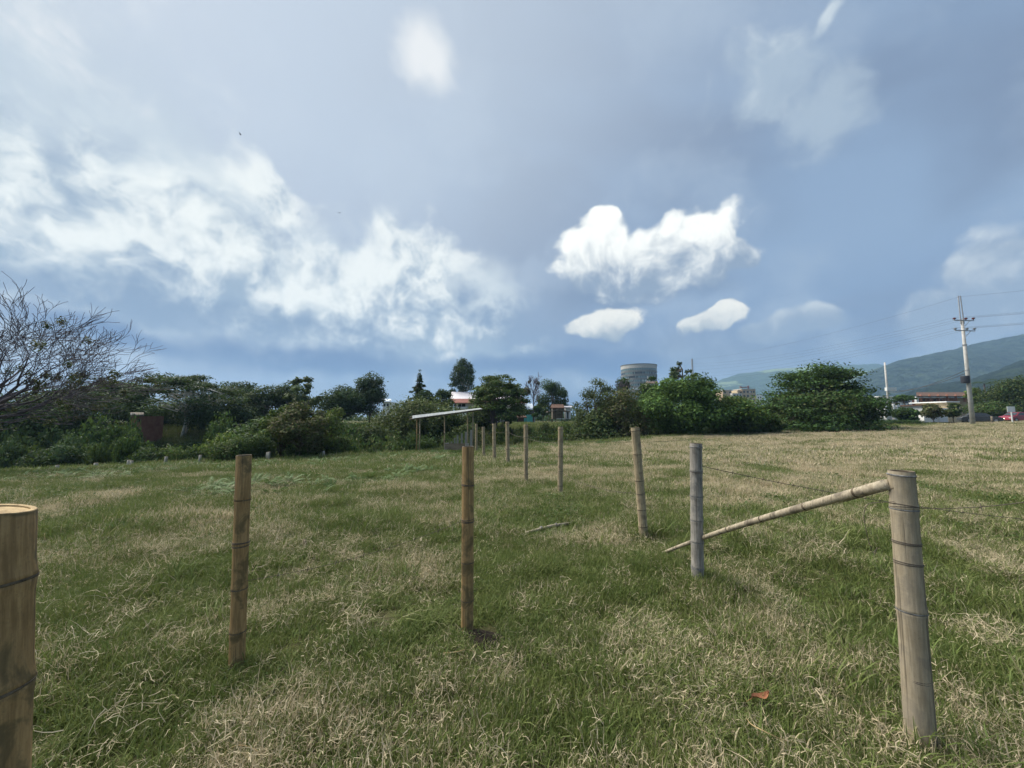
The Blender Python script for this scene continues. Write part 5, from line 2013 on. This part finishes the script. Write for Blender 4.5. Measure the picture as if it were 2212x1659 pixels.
def fern_mesh(seed):
    r = np.random.default_rng(seed)
    V, F, A = [], [], []
    nf = 9
    for i in range(nf):
        a = 2 * math.pi * i / nf + r.uniform(-.3, .3)
        Lf = r.uniform(.45, .8)
        u_ = np.array([math.cos(a), math.sin(a), 0])
        sd_ = np.array([-math.sin(a), math.cos(a), 0])
        el = r.uniform(.6, 1.15)
        bt_ = r.uniform(0, 1)
        for k in range(12):
            s = (k + .5) / 12
            p = u_ * Lf * s * math.cos(el) + np.array([0, 0, Lf * (s * math.sin(el) * 1.1 - .55 * s * s)])
            w = .17 * (1 - s) ** .8 * min(1, s * 5) + .015
            for sg in (-1, 1):
                k0 = len(V)
                V += [tuple(p - u_ * .02), tuple(p + u_ * .028), tuple(p + sd_ * sg * w + u_ * .05 - np.array([0, 0, .15 * w]))]
                F.append((k0, k0 + 1, k0 + 2))
                A += [(bt_, s, .5, 1)] * 3
    me = bpy.data.meshes.new('fern')
    me.from_pydata(V, [], F)
    at = me.color_attributes.new('Col', 'FLOAT_COLOR', 'POINT')
    at.data.foreach_set('color', np.array(A, float).ravel())
    return me


G_FERN = protos('ferns', [fern_mesh(600 + i) for i in range(5)], M_FERN)
xs, ys = [], []
xx, yy = field_pts(22000, 8, 50, 2.5)
e_ = edge_y(xx) - yy
pn = fbm(xx * .3, yy * .3, 101, 3)
left_zone = (xx < -3) & (xx > -20) & (yy > 8.5) & (rng.random(len(xx)) < np.clip((pn - .46) * 4.5, 0, .8))
edge_zone = (e_ < 3.5) & (xx < 36) & (rng.random(len(xx)) < np.clip((pn - .34) * 4.0, 0, .9))
k = left_zone | edge_zone
x, y = xx[k], yy[k]
n = len(x)
scatter('bracken', G_FERN, 5, lay(x, y, -.02), rots(n, .3), scl3(n, .35, .85), np.full(n, .0), rng.random(n), 'pale green bracken ferns along the field edge', 'bracken')
# grass on the gully banks beyond the field
nb = 30000
x = rng.uniform(-60, 60, nb)
y = rng.uniform(24, 84, nb)
t_ = y - edge_y(x)
k = (t_ > -.5) & (t_ < 36) & (np.abs(x) < 1.5 * y)
x, y = x[k], y[k]
n = len(x)
scatter('bank_grass', G_FAR, 6, lay(x, y, -.01), rots(n), scl3(n, 1.1, 2.0, 1.6), np.full(n, .06), rng.random(n), 'green grass on the banks of the gully', 'grass')

# a few long loose stalks one can pick out
def stalk(name, pts_px, r, label, lift=.05):
    p0 = G(*pts_px[0])
    t = empty(name, p0, label, 'straw')
    pts = []
    for i, q in enumerate(pts_px):
        g_ = G(*q)
        s = i / (len(pts_px) - 1)
        pts.append(g_ - p0 + Vector((0, 0, .02 + lift * math.sin(math.pi * s))))
    # smooth by subdivision
    for _ in range(2):
        o_ = [pts[0]]
        for a, b in zip(pts[:-1], pts[1:]):
            o_ += [a * .75 + b * .25, a * .25 + b * .75]
        o_.append(pts[-1])
        pts = o_
    MB().tube(pts, [r * (1 - .5 * i / len(pts)) for i in range(len(pts))], 5).build('stem', M_CUT if r > .0024 else M_BAM_TAN, t, True)


stalk('straw_stalk', [(1612, 1558), (1622, 1590), (1650, 1612), (1690, 1625), (1735, 1618)], .0030, 'long pale dry stalk curling through grass near the thick post')
stalk('straw_stalk', [(1325, 1398), (1322, 1380), (1335, 1370), (1348, 1376), (1343, 1396), (1350, 1408)], .0022, 'dry stalk coiled into a small loop on green grass', .08)
stalk('straw_stalk', [(955, 1418), (990, 1430), (1010, 1422), (1040, 1424)], .0025, 'short bent straw below the dug dark soil')
stalk('straw_stalk', [(470, 1655), (500, 1640), (540, 1643), (590, 1656)], .0030, 'pale arched stalk lying between the two brown posts')
stalk('straw_stalk', [(310, 1402), (345, 1372), (385, 1335)], .0024, 'straight dry stalk slanting up left of the clean-topped post', .02)
# dead leaf
g = G(1645, 1533)
dl_ = empty('dead_leaf', g + Vector((0, 0, .07)), 'curled rust-brown dead leaf lying on the green grass', 'leaf', None, .4)
M_DEADLEAF = worn('dead_leaf_brown', (0.16, 0.06, 0.03), (0.28, 0.12, 0.06), 30, .7)
vs, fs = [], []
for i in range(9):
    s = i / 8
    w = .022 * math.sin(math.pi * min(s * .95 + .05, 1)) + .001
    x0 = -.07 + .14 * s
    vs += [(x0, -w, .012 * math.cos(s * 5) + .01), (x0, 0, .012 * math.cos(s * 5) - .002), (x0, w, .012 * math.cos(s * 5) + .012)]
for i in range(8):
    for j in range(2):
        a = i * 3 + j
        fs.append((a, a + 3, a + 4, a + 1))
MB().add(vs, fs).build('blade', M_DEADLEAF, dl_, True)
MB().tube([(-.07, 0, .01), (-.09, .004, .002), (-.105, .01, -.006)], [.0014, .0012, .001], 5).build('petiole', M_DEADLEAF, dl_)
# white-flowered plant beyond the row of posts
g = G(1083, 962)
wf = empty('flowering_plant', g, 'small plant with white flowers behind the row of pale posts', 'plant')
link('foliage', leafmesh('foliage', [(0, 0, .35, .5, .5, .35)], 500, .14, LIT, seed=77), None, wf)
M_PETAL = worn('white_petal', (.62, .63, .60), (.75, .76, .74), 3, .7)
for i in range(7):
    a = i * 2.4
    q = Vector((math.cos(a) * .3, math.sin(a) * .3 - .1, .62 + .08 * math.sin(i * 1.7)))
    MB().lathe([(.001, -.04), (.05, -.02), (.09, .03), (.06, .04), (.001, .02)], 8).build('flower', M_PETAL, wf).location = q
# two birds high up
M_BIRD = worn('bird_dark', (.015, .015, .017), (.03, .03, .033), 3, .8)
for px, py, d, rz, lab in ((519, 290, 60, .3, 'tiny dark bird gliding level high in the pale sky'), (733, 460, 80, 1.5, 'tiny dark bird seen end-on above the cloud bank')):
    t = empty('bird', P(px, py, d), lab, 'bird', None, rz)
    MB().tube([(-.16, 0, 0), (-.05, 0, .0), (.08, 0, .01), (.15, 0, .02)], [.015, .05, .045, .012], 8).build('body', M_BIRD, t, True)
    for s in (-1, 1):
        MB().add([(.07, .03 * s, .02), (-.05, .03 * s, .02), (-.06, .22 * s, .08), (.06, .22 * s, .09), (-.07, .45 * s, .05),
                  (.07, .03 * s, .008), (-.05, .03 * s, .008), (-.06, .22 * s, .07), (.06, .22 * s, .08)],
                 [(0, 1, 2, 3), (3, 2, 4), (8, 7, 6, 5), (4, 7, 8)]).build('wing', M_BIRD, t)
